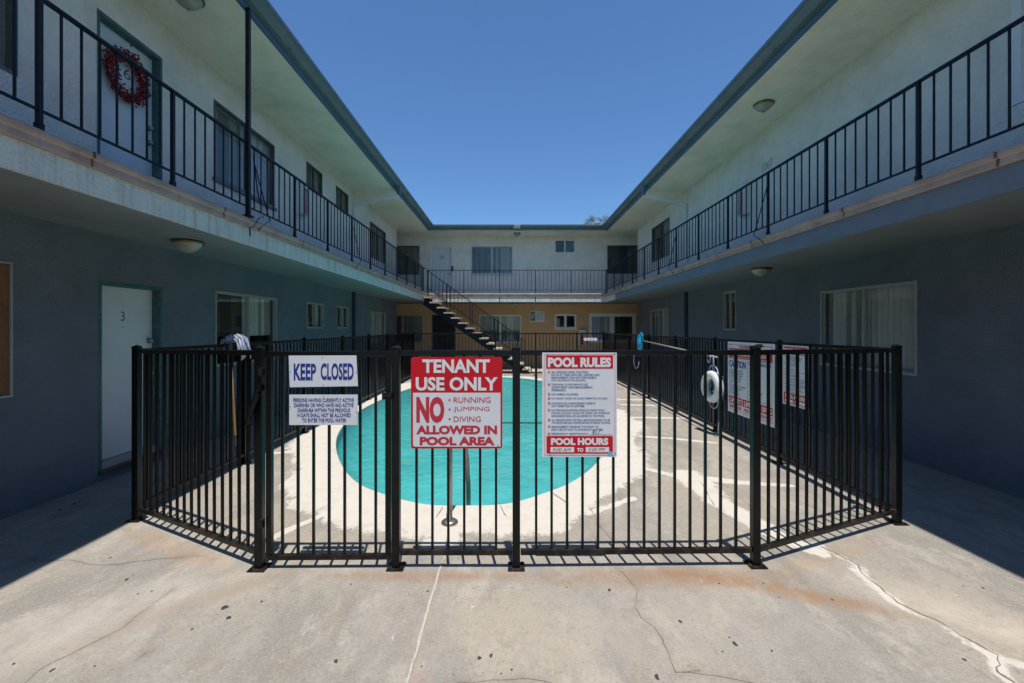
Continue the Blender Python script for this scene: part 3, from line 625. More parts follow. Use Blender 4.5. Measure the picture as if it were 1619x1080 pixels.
# step in front of door 3, downspouts, house number
b = B(); pbox(b, PL, 4.86, 5.80, .085, .117, 0.001, .035); b.build('door_sill', 'brass', LWN)
def spout(root, P, gx, mcol, ex):
    b = B()
    y = 12.62
    b.box(gx-.04, gx+.04, y-.05, y+.05, 5.36, 5.60) ; b.build('downspout_outlet', 'eave', root)
    b = B(); sgn = -1 if P is PL else 1
    b.beam((gx+sgn*.02, y, 5.33), (ex-sgn*.07, y+.1, 5.10), .10, .08); b.beam((ex-sgn*.07, y+.1, 5.15), (ex-sgn*.05, y+.1, ZF), .075, .06, up=(0, 1, 0)); b.build('downspout', 'wframe', root)
    b = B(); b.beam((ex-sgn*.045, y+.1, ZC), (ex-sgn*.045, y+.1, 0), .09, .085, up=(0, 1, 0)); b.build('downspout', mcol, root)
M['dkblue'] = mat('dark_blue_pipe', (.035, .055, .10), .6)
spout(LWN, PL, -3.08, 'dkblue', XL); spout(RWN, PR, 3.72, 'dkblue', XR)
b = B(); text(b, lambda u, z, o=0: PR(-u, z, o), '1067', -8.95, -8.60, 4.72, 4.88, .006, bold=-.005); b.build('house_number', M['lampglass'], RWN, fix=False)

# ------------------------------------------------------------------ gallery railings
balm = B(); balm.box(-.0065, .0065, -.0065, .0065, 0, .74); BALG = balm.build('baluster', 'rail'); C.objects.unlink(BALG)
def railing(name, label, pts, loc, n=7, ztop=3.885, tall=()):
    r = thing(name, label, 'railing', loc, 'gallery railings round the pool court')
    for i, p in enumerate(pts):
        b = B(); z0 = ZC+.01 if i in tall else ZF+.002; wd = .03
        b.box(p[0]-wd/2, p[0]+wd/2, p[1]-wd/2, p[1]+wd/2, z0, ztop-.012); b.box(p[0]-.02, p[0]+.02, p[1]-.02, p[1]+.02, ZF+.002 if i not in tall else ZF+.003, ZF+.05)
        b.build('post', 'rail', r)
    a, c = Vector((*pts[0], 0)), Vector((*pts[-1], 0))
    ext = (c-a).normalized()*.02
    b = B(); b.beam(a-ext+Vector((0, 0, ztop)), c+ext+Vector((0, 0, ztop)), .040, .022); b.build('top_rail', 'rail', r, bevel=.004)
    b = B()
    for p, q in zip(pts[:-1], pts[1:]):
        p_, q_ = Vector((*p, 3.125)), Vector((*q, 3.125)); d = (q_-p_).normalized()*.015; b.beam(p_+d, q_-d, .024, .014)
        for i in range(1, n+1):
            c_ = Vector((*p, 3.132)).lerp(Vector((*q, 3.132)), i/(n+1)); stamp(BALG, c_, r)
    b.build('bottom_rail', 'rail', r); return r
gl = railing('balcony_railing', 'long black iron railing along the left gallery, below the wreath door', [(EL+.0, 1.85+1.215*i) for i in range(13)], (EL, 10, ZF))
gr = railing('balcony_railing', 'long black iron railing along the right gallery, with two leaning stay rods', [(ER, 1.72+1.2*i) for i in range(14)], (ER, 10, ZF))
gk = railing('balcony_railing', 'short black iron railing across the far gallery above the tan wall', [(-1.765+(i-1)*1.379, EB) for i in range(5)] and [(x, EB+.0) for x in (-3.14, -1.765, -.39, .99, 2.36, 3.69)], (0, EB, ZF), n=8, tall=(2, 3))
# stay rods hooked over the edge
for root, x, ys, s in ((gr, ER, (6.49, 10.1, 14.9), -1), (gl, EL, (5.6, 9.16), 1)):
    for y in ys:
        b = B(); b.tube([(x+s*.02, y+.02, 3.68), (x+s*.06, y+.20, 3.20), (x+s*.08, y+.27, 3.03), (x+s*.085, y+.17, 2.99), (x+s*.07, y+.05, 2.90), (x+s*.06, y+.03, 2.86)], .007, 6)
        b.build('stay_rod', 'rail', root)
tp = thing('support_pole', 'tall thin black pole standing on the left gallery edge and reaching up to the eave', 'pole', (EL+.05, 5.48, ZF))
b = B(); b.box(EL-.005, EL+.04, 5.46, 5.505, ZF+.01, ZS-.014); b.build('shaft', 'rail', tp)
b = B(); b.box(EL-.03, EL+.065, 5.435, 5.53, ZF+.008, ZF+.03); b.build('foot_plate', 'rail', tp)
b = B(); b.tube([(EL+.06, 5.52, 3.75), (EL+.065, 5.60, 3.35), (EL+.07, 5.72, 3.05), (EL+.075, 5.62, 3.02), (EL+.07, 5.50, 2.88), (EL+.05, 5.46, 2.86), (EL+.05, 5.47, 2.76)], .008, 6); b.build('cable', 'rail', tp, smooth=True)

# ------------------------------------------------------------------ staircase at the far left corner
st = thing('staircase', 'open outdoor staircase with pale concrete treads and black stringer from the far left gallery', 'staircase', (-1.5, 16.9, 0))
NS = 15; rise = ZF/(NS+1); run = .2575; x0 = EL+.03; ya, yb_ = 16.45, 17.35
for i in range(NS):
    z = ZF-rise*(i+1); xa = x0+run*i; b = B(); b.box(xa-.02, xa+.30, ya, yb_, z-.05, z); b.build('tread', 'tread', st)
for yy in (ya+.16, yb_-.16):
    b = B(); top = (x0+.02, yy, ZF-rise*1-.18); bot = (x0+run*(NS-.6), yy, .06)
    b.beam(top, bot, .06, .22)
    for i in range(NS): z = ZF-rise*(i+1)-.052; xa = x0+run*i; b.box(xa+.02, xa+.22, yy-.028, yy+.028, z-.10, z)
    b.build('stringer', 'rail', st)
b = B(); b.box(-2.12, -2.02, 16.85, 16.95, 0, 1.70); b.build('support_post', 'rail', st)
b = B(); b.box(x0+run*(NS-1)+.35, x0+run*(NS-1)+.95, ya-.1, yb_+.1, .004, .10); b.build('footing', 'tread', st)
for yy in (ya+.02, yb_-.02):
    b = B(); t0 = Vector((EL+.04, yy, 3.86)); t1 = Vector((x0+run*(NS-1)+.1, yy, 3.86-rise*(NS-.6)))
    b.beam(t0, t1, .035, .024); b.beam(t0-Vector((-.1, 0, .72)), t1-Vector((0, 0, .70)), .02, .014); hd = b.build('handrail', 'rail', st)
    N = 26
    for i in range(0, N+1):
        p = t0.lerp(t1, i/N); b = B()
        wd = .030 if i % 6 == 0 else .012; lo = .86 if i % 6 == 0 else .70
        if i == 0: lo = .85
        b.box(p.x-wd/2, p.x+wd/2, p.y-wd/2, p.y+wd/2, p.z-lo, p.z-.008); b.build('post' if wd > .02 else 'baluster', 'rail', hd)

# ------------------------------------------------------------------ pool fence
bm_ = B(); bm_.box(-.0083, .0083, -.0083, .0083, 0, 1); BAL = bm_.build('baluster', 'black'); C.objects.unlink(BAL)
def post(root, x, y, h, ang=0, w=.048):
    b = B(); b.box(-w/2, w/2, -w/2, w/2, 0, h-.0); po = []
    q = w/2+.003; b.add([(-q, -q, h-.001), (q, -q, h-.001), (q, q, h-.001), (-q, q, h-.001), (-q, -q, h+.008), (q, -q, h+.008), (q, q, h+.008), (-q, q, h+.008), (0, 0, h+.024)],
        [(0, 1, 2, 3), (0, 4, 5, 1), (1, 5, 6, 2), (2, 6, 7, 3), (3, 7, 4, 0), (4, 8, 5), (5, 8, 6), (6, 8, 7), (7, 8, 4)])
    rot = Matrix.Rotation(ang, 3, 'Z'); b.v = [tuple(rot @ Vector(v)+Vector((x, y, 0))) for v in b.v]; o = b.build('post', 'black', root, bevel=.003)
    b = B(); b.box(-.058, .058, -.058, .058, .0, .009)
    for sx in (-.04, .04):
        for sy in (-.04, .04): b.lathe((sx, sy, .009), [(.009, 0), (.009, .008), (.001, .009)], 6)
    b.v = [tuple(rot @ Vector(v)+Vector((x, y, 0))) for v in b.v]; b.build('base_plate', 'rail_dirty', o)
    return o
def panel(root, p, q, hp, hq, n, name='panel', zb=.09, inset=.03, gate=False, lowm='rail_dirty'):
    p, q = Vector((*p, 0)), Vector((*q, 0)); d = (q-p).normalized(); a, c = p+d*inset, q-d*inset; sl = (hq-hp)
    b = B(); za, zc = hp-.03, hq-.03
    b.beam(a+Vector((0, 0, za)), c+Vector((0, 0, zc)), .034, .036); pn = b.build(name, 'black', root, bevel=.004)
    b = B(); b.beam(a+Vector((0, 0, zb+.018)), c+Vector((0, 0, zb+.018)), .034, .036); b.build('bottom_rail', lowm, pn, bevel=.004)
    if gate:
        for e, s in ((a, 1), (c, -1)):
            b = B(); e2 = e+d*s*.019; b.box(e2.x-.019, e2.x+.019, e2.y-.019, e2.y+.019, zb+.037, hp-.05); b.build('stile', 'black', pn, bevel=.003)
    for i in range(1, n+1):
        t = i/(n+1); e = a.lerp(c, t); zt = za+(zc-za)*t; o = stamp(BAL, (e.x, e.y, zb+.034), pn); o.scale = (1, 1, zt-zb-.05)
        o.rotation_euler = (0, 0, math.atan2(d.y, d.x))
    return pn
A_, B_, C_, D_, E_, F_ = (-3.22, 3.93), (-1.725, 3.14), (-.785, 3.15), (.045, 3.15), (1.715, 3.18), (3.29, 3.87)
hA, hB, hC, hD, hE, hF = 1.488, 1.515, 1.515, 1.515, 1.515, 1.498
ff = thing('pool_fence', 'front run of the black steel pool fence, three bays carrying the signs and a gate', 'fence', (0, 3.15, 0), 'black pool fence')
for p, h, an in ((A_, hA, 0), (B_, hB, 0), (C_, hC, 0), (D_, hD, 0), (E_, hE, 0), (F_, hF, 0)): post(ff, *p, h, an, .052)
panel(ff, A_, B_, hA, hB, 15); gate = panel(ff, (B_[0]+.05, B_[1]), (C_[0]-.035, C_[1]), hB-.006, hC-.006, 7, 'gate', zb=.06, gate=True, inset=.0)
panel(ff, C_, D_, hC, hD, 6); panel(ff, D_, E_, hD, hE, 14); panel(ff, E_, F_, hE, hF, 15)
b = B(); b.tube([(-1.715, 3.085, 1.215), (-1.765, 3.07, 1.03)], .019, 12); b.tube([(-1.712, 3.085, 1.225), (-1.70, 3.09, 1.25)], .012, 10); b.tube([(-1.765, 3.07, 1.03), (-1.775, 3.07, 1.01)], .012, 8); b.box(-1.72, -1.68, 3.08, 3.12, 1.23, 1.27); b.build('gate_closer', 'black', ff, smooth=False)
for zz in (.30, 1.33):
    b = B(); b.box(-1.705, -1.675, 3.085, 3.115, zz, zz+.055); b.build('hinge', 'rail_dirty', ff)
b = B(); b.box(-.87, -.80, 3.095, 3.125, 1.17, 1.215); b.tube([(-.86, 3.09, 1.19), (-.80, 3.085, 1.20)], .008, 8); b.build('latch', 'rail_dirty', gate)
b = B(); b.box(1.68, 1.765, 3.16, 3.195, hE+.008, hE+.017); b.tube([(1.715, 3.17, hE+.02), (1.755, 3.165, hE+.024)], .008, 8); b.build('latch_plate', 'rail_dirty', ff)
def run(label, x, ys, h0, h1, xe=None):
    r = thing('pool_fence', label, 'fence', (x, sum(ys)/len(ys), 0), 'black pool fence'); n = len(ys)
    hs = [h0+(h1-h0)*i/(n-1) for i in range(n)]
    for i in range(1, n): post(r, x, ys[i], hs[i])
    for i in range(n-1): panel(r, (x, ys[i]), (x, ys[i+1]), hs[i], hs[i+1], 14, lowm='rail_dirty')
    return r
fl = run('left side run of the black pool fence, with the mop hung over it', -3.25, [3.95, 5.57, 7.2, 8.85, 10.5, 12.1, 13.75, 15.4], 1.488, 1.50)
fr = run('right side run of the black pool fence, with the life ring and two big signs', 3.305, [3.90, 5.58, 7.33, 9.08, 10.83, 12.58, 14.33, 16.08], 1.498, 1.50)
fk = thing('pool_fence', 'far run of the black pool fence in front of the tan wall', 'fence', (0, 15.8, 0), 'black pool fence')
xs = [-3.25, -1.88, -.50, .90, 2.36, 3.305]; ysb = [15.4, 15.55, 15.7, 15.85, 16.0, 16.08]
for i in range(1, 5): post(fk, xs[i], ysb[i], 1.50)
for i in range(5): panel(fk, (xs[i], ysb[i]), (xs[i+1], ysb[i+1]), 1.5, 1.5, 11 if i < 4 else 7)

# ------------------------------------------------------------------ signs
def front(s, ox, oy, Yp):
    """plane of a sign hanging on the front of the fence, coordinates as seen in the photograph"""
    return lambda x, y, o=0: ((ox+x/s-CX)*Yp/F, Yp-o, H-(oy+y/s-CY)*Yp/F)
def side(Y0, Y1, Z0, Z1, W, Hh, X):     # a sign on the right fence facing the pool; x runs from the far edge to the near one
    return lambda x, y, o=0: (X-o, Y0+(Y1-Y0)*x/W, Z1+(Z0-Z1)*y/Hh)
def T(b, P, s, x0, x1, y0, y1, o=.0032, **k): text(b, P, s, x0, x1, y1, y0, o, **k)
def screws(P, pts, root, r=3):
    b = B()
    for x, y in pts: disc(b, P, x, y, r, .0045, 8)
    b.build('screw', 'ink', root, fix=False)
# TENANT USE ONLY
P = front(5.4, 630, 540, 3.118)
s_ = thing('pool_sign', 'red and white tenant use only sign on the fence between gate and middle post', 'sign', P(497, 915), 'signs on the pool fence')
b = B(); rrect(b, P, 107, 887, 132, 914, 0, .002, 22); pn = b.build('panel', 'red', s_)
b = B(); b.add([P(125, 437, .0028), P(871, 437, .0028), P(871, 897, .0028), P(125, 897, .0028)], [(0, 1, 2, 3)]); b.build('white_field', 'signwhite', s_, fix=False)
b = B(); T(b, P, 'TENANT', 205, 780, 152, 268, bold=.035); T(b, P, 'USE ONLY', 148, 848, 303, 420, bold=.035); b.build('lettering', 'letter', s_, fix=False)
b = B(); T(b, P, 'NO', 153, 393, 470, 695, .0036, bold=.055)
for t, x1, y in (('RUNNING', 787, 475), ('JUMPING', 778, 556), ('DIVING', 703, 638)): T(b, P, t, 471, x1, y, y+48, .0036, bold=.006 if t != 'JUMPING' else .0); disc(b, P, 437, y+24, 9, .0036)
T(b, P, 'ALLOWED IN', 152, 843, 716, 792, .0036, bold=.055); T(b, P, 'POOL AREA', 182, 822, 812, 886, .0036, bold=.055); b.build('lettering', 'redtext', s_, fix=False)
screws(P, ((130, 895), (850, 888), (720, 150), (270, 150)), s_, 5)
# KEEP CLOSED and the notice below it
P = front(7.2, 440, 540, 3.105)
s_ = thing('gate_sign', 'wide white keep closed sign with tall blue letters on the gate, upper of two', 'sign', P(510, 515), 'signs on the pool fence')
b = B(); b.add([P(120, 160, 0), P(890, 158, 0), P(908, 508, 0), P(132, 520, 0), P(120, 160, .002), P(890, 158, .002), P(908, 508, .002), P(132, 520, .002)], [(0, 1, 2, 3), (4, 5, 6, 7), (0, 1, 5, 4), (1, 2, 6, 5), (2, 3, 7, 6), (3, 0, 4, 7)]); b.build('panel', 'signwhite', s_)
b = B(); T(b, P, 'KEEP', 178, 432, 252, 440, bold=.03); T(b, P, 'CLOSED', 484, 860, 246, 438, bold=.03); b.build('lettering', 'navy', s_, fix=False)
screws(P, ((505, 183), (512, 496), (140, 345), (890, 350)), s_, 6)
s_ = thing('gate_sign', 'white notice with five lines of blue letters, under the keep closed sign', 'sign', P(515, 950), 'signs on the pool fence')
b = B(); rrect(b, P, 126, 905, 604, 950, 0, .002, 4); b.build('panel', 'signwhite', s_)
b = B()
for t, a, c, y in (('PERSONS HAVING CURRENTLY ACTIVE', 172, 862, 645), ('DIARRHEA OR WHO HAVE HAD ACTIVE', 180, 858, 702), ('DIARRHEA WITHIN THE PREVIOUS', 222, 820, 760), ('14 DAYS SHALL NOT BE ALLOWED', 215, 828, 816), ('TO ENTER THE POOL WATER', 272, 777, 874)):
    T(b, P, t, a, c, y, y+44, bold=.022)
b.build('lettering', 'navy', s_, fix=False); screws(P, ((513, 622), (138, 745), (893, 800), (515, 938)), s_, 6)
# POOL RULES, built the same way for the front and for the side fence
RULES = [(1, ['ALL PERSONS USING THIS POOL', 500], 259), (0, ['DO SO AT THEIR OWN RISK. OWNERS AND', 597], 283), (0, ['MANAGEMENT ARE NOT RESPONSIBLE', 567], 307), (0, ['FOR ACCIDENTS OR INJURIES.', 478], 332),
 (2, ['THIS POOL IS FOR PRIVATE USE.', 497], 368), (0, ['GUESTS MUST HAVE MANAGEMENT', 537], 392), (0, ['PERMISSION.', 305], 417), (3, ['NO ANIMALS ALLOWED.', 415], 453),
 (4, ['NO DRINK, FOOD OR GLASS PERMITTED IN POOL.', 672], 490), (5, ['RUNNING OR UNNECESSARY NOISE IS', 560], 532), (0, ['NOT PERMITTED AT ANYTIME.', 468], 556),
 (6, ['NO PERSON SHOWING SIGNS OF INFECTIOUS', 640], 593), (0, ['DISEASE, COUGH, COLD OR SORES, OR WEARING', 687], 618), (0, ['BANDAGES SHALL BE ALLOWED IN THE POOL.', 645], 642),
 (7, ['ALL PERSONS USING THIS POOL ARE ENCOURAGED TO USE', 690], 678), (0, ['THE RESTROOM AND SHOWER BEFORE ENTERING THE POOL.', 697], 702),
 (8, ['MANAGEMENT RESERVES THE RIGHT TO', 588], 737), (0, ['DENY USE OF POOL TO ANYONE AT ANYTIME.', 628], 762), (9, ['EMERGENCY ASSISTANCE #', 495], 799)]
def rules(P, root, hand=True):
    b = B(); rrect(b, P, 95, 748, 97, 1010, 0, .002, 4); b.build('panel', 'signwhite', root)
    b = B(); rrect(b, P, 130, 716, 122, 237, .0028, .003, 10); rrect(b, P, 133, 714, 826, 980, .0028, .003, 6)
    for x0, x1, y0, y1 in ((117, 733, 112, 115), (117, 733, 993, 996), (117, 120, 115, 993), (730, 733, 115, 993)): rrect(b, P, x0, x1, y0, y1, .0028, .003, .1, 1)
    b.build('red_band', 'red', root)
    b = B(); T(b, P, 'POOL RULES', 145, 697, 139, 225, .0036, bold=.055); T(b, P, 'POOL HOURS', 172, 673, 844, 906, .0036, bold=.055); T(b, P, 'TO', 400, 455, 931, 966, .0036, bold=.055)
    for x0, x1 in ((168, 375), (476, 680)): rrect(b, P, x0, x1, 924, 968, .0033, .0036, .1, 1)
    b.build('lettering', 'letter', root, fix=False)
    b = B(); d = B(); e = B()
    for n, (t, x1), y in RULES:
        T(b, P, t, 177, x1, y, y+17, bold=.022)
        if n: disc(d, P, 156, y+8, 11, .003); T(e, P, str(n), 152, 160, y+2, y+14, .0036, bold=.02)
    b.add([P(505, 814, .003), P(708, 814, .003), P(708, 817, .003), P(505, 817, .003)], [(0, 1, 2, 3)])
    b.build('rules_text', 'steelblue', root, fix=False); d.build('bullet', 'redtext', root, fix=False); e.build('bullet_numeral', 'letter', root, fix=False)
    if hand:
        for q in (('911', 533, 598, 776, 813), ('9:00 AM', 187, 348, 932, 962), ('5:00 PM', 498, 645, 930, 960)): b = B(); T(b, P, *q, .0040, shear=.4); b.build('handwriting', 'ink', root, fix=False)
        b = B(); rrect(b, P, 672, 709, 963, 998, .0034, .0038, .1, 1); b.build('sticker', 'stkr', root)
    screws(P, ((142, 118), (435, 118), (730, 108), (735, 980), (165, 992)), root, 5)
P = front(5.5385, 840, 540, 3.122)
s_ = thing('rules_sign', 'white pool rules sign with red bands on the front fence right of the middle post', 'sign', P(420, 1010), 'signs on the pool fence')
rules(P, s_)
Q = side(5.46, 4.99, .755, 1.455, 653, 913, 3.275); P = lambda x, y, o=0: Q(x-95, y-97, o)
s_ = thing('rules_sign', 'pool rules sign on the right side fence, nearer and narrower of the two there', 'sign', P(420, 1010), 'signs on the pool fence')
rules(P, s_, False)
P = side(6.82, 5.62, .42, 1.458, 1200, 1040, 3.272)
s_ = thing('warning_sign', 'large landscape no lifeguard warning sign with a blue caution heading on the right side fence', 'sign', P(600, 1040), 'signs on the pool fence')
b = B(); rrect(b, P, 0, 1200, 0, 1040, 0, .003, 8); b.build('panel', 'signwhite', s_)
b = B()
for q in ((40, 1160, 95, 240), (40, 410, 800, 905), (430, 760, 800, 905), (780, 1160, 800, 905)): rrect(b, P, *q, .0035, .0042, 6)
for q in ((40, 1160, 38, 44), (40, 46, 44, 95), (1154, 1160, 44, 95), (40, 410, 990, 996), (430, 760, 990, 996), (780, 1160, 990, 996), (780, 784, 905, 990), (1156, 1160, 905, 990)): rrect(b, P, *q, .0035, .0042, .1, 1)
b.build('red_band', 'red', s_)
b = B(); T(b, P, 'NO LIFEGUARD ON DUTY', 70, 1130, 110, 200, .0048, bold=.04); T(b, P, 'CHILDREN SHOULD NOT USE POOL WITHOUT ADULT SUPERVISION', 130, 1070, 212, 232, .0048, bold=.01)
T(b, P, 'CAPACITY', 55, 395, 820, 888, .0048, bold=.04); T(b, P, 'LIMIT', 480, 710, 820, 888, .0048, bold=.04); T(b, P, 'NO DIVING', 795, 1145, 820, 888, .0048, bold=.04); b.build('lettering', 'letter', s_, fix=False)
b = B(); T(b, P, 'WARNING', 330, 870, 50, 90, .0048, bold=.04)
T(b, P, 'NUMBER OF BATHERS', 55, 395, 925, 970, .0048, bold=.02); T(b, P, 'PERSONS', 470, 720, 925, 970, .0048, bold=.02); T(b, P, 'SHALLOW WATER', 800, 1140, 925, 970, .0048, bold=.02); b.build('lettering', 'redtext', s_, fix=False)
b = B(); T(b, P, 'CAUTION', 45, 520, 270, 375, .0048, bold=.03)
ln = ['USE OF POOL WHEN ALONE IS', 'PROHIBITED FOR YOUR SAFETY', 'CHILDREN MUST BE WATCHED', 'SHOWER BEFORE ENTERING', 'NO GLASS IN POOL AREA', 'NO PETS', 'KEEP GATE CLOSED AT ALL TIMES', 'NO RUNNING OR ROUGH PLAY', 'OBEY POSTED HOURS', 'POOL CLOSES AT DUSK']
for i, t in enumerate(ln): T(b, P, t, 50, 50+15.5*len(t), 405+i*37, 427+i*37, .0048, bold=.015)
T(b, P, 'ARTIFICIAL RESPIRATION', 590, 1120, 275, 305, .0048, bold=.03)
for i, t in enumerate(['CALL FOR HELP', 'TILT THE HEAD', 'LIFT THE CHIN', 'CHECK BREATHING', 'GIVE TWO BREATHS', 'CHECK PULSE', 'REPEAT UNTIL HELP COMES', 'EMERGENCY DIAL 911']):
    T(b, P, t, 640, 640+13*len(t), 340+i*52, 362+i*52, .0048, bold=.01); disc(b, P, 610, 351+i*52, 9, .0048)
for q in ((560, 1150, 258, 262), (560, 1150, 770, 774), (560, 564, 262, 770), (1146, 1150, 262, 770)): rrect(b, P, *q, .0035, .0045, .1, 1)
b.build('lettering', 'navy', s_, fix=False)
# landlord's sign on the tan wall
s_ = thing('wall_sign', 'small pale sign with a green square logo on the tan wall, above the far fence', 'sign', PB(1.15, 1.9), None)
b = B(); pbox(b, PB, .85, 1.46, 1.91, 2.37, .002, .015); b.build('panel', 'signwhite', s_)
b = B(); pbox(b, PB, .87, 1.07, 1.97, 2.34, .016, .018); b.build('logo_square', 'gsign', s_)
b = B()
for a, c in (((.89, 2.28), (.97, 2.03)), ((.97, 2.03), (1.05, 2.28)), ((.91, 2.03), (1.0, 2.28))): b.beam(PB(*a, .0195), PB(*c, .0195), .002, .02, up=(1, 0, 0))
b.build('logo', 'letter', s_)
b = B()
for i, t in enumerate(('NO TRESPASSING', 'NO LOITERING', 'MANAGED BY', 'OFFICE HOURS', 'CALL OFFICE')): text(b, PB, t, 1.10, 1.42-.02*(i % 2), 2.28-i*.068, 2.32-i*.068, .0165)
b.build('lettering', 'steelblue', s_, fix=False)

# ------------------------------------------------------------------ lamps
def lamp(label, x, y, z, r=.165):
    t = thing('ceiling_light', label, 'ceiling light', (x, y, z), 'dome ceiling lights under the galleries and eaves')
    b = B(); b.lathe((x, y, z), [(.01, -.001), (r*.92, -.001), (r, -.012), (r, -.026), (r*.95, -.034), (r*.80, -.036), (r*.8, -.03)], 28); b.build('rim', 'brass', t, smooth=True)
    b = B(); b.lathe((x, y, z), [(r*.88, -.034), (r*.80, -.062), (r*.62, -.095), (r*.36, -.124), (r*.13, -.136), (.001, -.138)], 28); b.build('glass_bowl', 'lampglass', t, smooth=True)
    b = B(); b.lathe((x, y, z), [(.013, -.134), (.015, -.142), (.008, -.148), (.010, -.156), (.001, -.162)], 10); b.build('finial', 'brass', t, smooth=True)
lamp('dome light under the left gallery, above the wall right of door 3', -3.74, 5.29, ZC)
lamp('dome light under the left eave, right of the wreath door', -3.75, 5.31, ZS)
lamp('dome light under the right eave, above the long right railing', 4.37, 7.83, ZS)
lamp('dome light under the right gallery, above the narrow window', 4.24, 7.69, ZC)
lamp('small far dome light under the far eave, below the floodlight box', .30, 18.5, ZS, .15)
lamp('small far dome light under the far gallery, above the tan wall', .20, 18.4, ZC, .15)
t = thing('floodlight', 'boxy pale lamp with a lattice front fixed to the middle of the far eave', 'floodlight', (.28, RB-.21, 5.6))
b = B(); b.box(.13, .43, RB-.33, RB-.202, 5.50, 5.66); b.build('housing', 'ink', t)
b = B(); b.box(.15, .41, RB-.345, RB-.332, 5.52, 5.68)
for i in range(3): b.box(.15, .41, RB-.352, RB-.346, 5.55+i*.04, 5.562+i*.04)
b.build('lens', 'lampglass', t)

# ------------------------------------------------------------------ extinguisher cabinets
def cabinet(label, P, u, z0, z1, wd=.26, dep=.13):
    t = thing('extinguisher_cabinet', label, 'cabinet', P(u, z0), 'fire extinguisher cabinets')
    b = B(); e = .012
    pbox(b, P, u-wd/2, u+wd/2, z0, z1, .001, .008)
    for q in ((u-wd/2, u-wd/2+e, z0, z1), (u+wd/2-e, u+wd/2, z0, z1), (u-wd/2+e, u+wd/2-e, z0, z0+e), (u-wd/2+e, u+wd/2-e, z1-e, z1)): pbox(b, P, *q, .008, dep)
    for q in ((u-wd/2+e, u-wd/2+.03, z0+e, z1-e), (u+wd/2-.03, u+wd/2-e, z0+e, z1-e)): pbox(b, P, *q, dep-.01, dep)
    pbox(b, P, u-wd/2+.03, u+wd/2-.03, z1-.10, z1-e, dep-.01, dep-.001)
    b.build('case', 'door', t)
    c = P(u, z0+.02, .06); b = B(); b.lathe(c, [(.001, 0), (.05, 0), (.05, .34), (.04, .38), (.018, .40), (.018, .43)], 14); b.lathe(c, [(.03, .43), (.03, .46), (.001, .465)], 8); b.build('extinguisher', 'extred', t, smooth=False)
cabinet('extinguisher cabinet on the left upper wall, before the first small window', PL, 9.55, 4.03, 4.69)
cabinet('extinguisher cabinet on the right upper wall behind the long railing', PR, 9.56, 4.03, 4.70)
cabinet('extinguisher cabinet low on the tan wall beside the white framed window', PB, 3.03, .95, 1.58, .27)

# ------------------------------------------------------------------ wreath
wr = thing('wreath', 'round wreath of dark red berries hung on the upstairs door numbered 16', 'wreath', (XL-.05, 5.30, 4.57)); rd = random.Random(3)
b = B(); pts = [(XL-.045, 5.30+.235*math.cos(a), 4.575+.235*math.sin(a)) for a in [i*math.pi/16 for i in range(33)]]; b.tube(pts, .014, 6); b.tube([(p[0]+.012, 5.30+(p[1]-5.30)*1.06, 4.575+(p[2]-4.575)*.96) for p in pts], .008, 5)
for i in range(90):
    a = rd.random()*6.283; r0 = .22; r1 = .17+rd.random()*.16; a1 = a+.25*rd.random()
    b.tube([(XL-.04, 5.30+r0*math.cos(a), 4.575+r0*math.sin(a)), (XL-.01+.03*rd.random(), 5.30+r1*math.cos(a1), 4.575+r1*math.sin(a1))], .0025, 4)
b.build('twig_ring', 'twig', wr)
b = B(); bmx = bmesh.new(); bmesh.ops.create_icosphere(bmx, subdivisions=1, radius=1); iv = [v.co.copy() for v in bmx.verts]; fi = [[v.index for v in f.verts] for f in bmx.faces]; bmx.free()
for i in range(760):
    a = rd.random()*6.283; rr = .235+rd.gauss(0, .04)+(.05*rd.random() if 2.3 < a < 3.4 else 0); c = Vector((XL-.03+rd.random()*.06, 5.30+rr*math.cos(a), 4.575+rr*math.sin(a))); s = .010+.005*rd.random()
    b.add([c+v*s for v in iv], fi)
b.build('berries', 'berry', wr, smooth=True)
wr.location.x -= .035

# ------------------------------------------------------------------ mop
mp = thing('mop', 'string mop hung head up over the left fence with its wooden handle pointing down', 'mop', (-3.21, 5.35, .28))
b = B(); b.tube([(-3.19, 5.19, 1.44), (-3.175, 5.26, .42)], .0135, 10); b.build('handle', 'wood', mp, smooth=True)
b = B(); b.tube([(-3.19, 5.19, 1.38), (-3.192, 5.20, 1.48)], .026, 10); b.build('clamp', 'ink', mp)
b = B(); b.tube([(-3.175, 5.26, .42), (-3.173, 5.268, .29)], .0115, 8); b.build('handle_tip', 'ink', mp)
b = B()
for i in range(70):
    sd = 1 if i % 5 else -1; sp_ = (rd.random()-.5)*.16; le = .10+.12*rd.random(); out_ = .07+.05*rd.random(); hgt = .05*rd.random()
    p0 = Vector((-3.20, 5.27+sp_*.4, 1.49+hgt*.3))
    b.tube([p0, p0+Vector((sd*out_*.4, .02+sp_*.5, .035+hgt)), p0+Vector((sd*out_*.9, .03+sp_*.8, .0+hgt)), p0+Vector((sd*out_*1.1+.01, .035+sp_, -le*.6)), p0+Vector((sd*out_+.015*rd.random(), .04+sp_*1.1, -le))], .0055, 5)
b.build('mop_head', 'yarn', mp, smooth=True)

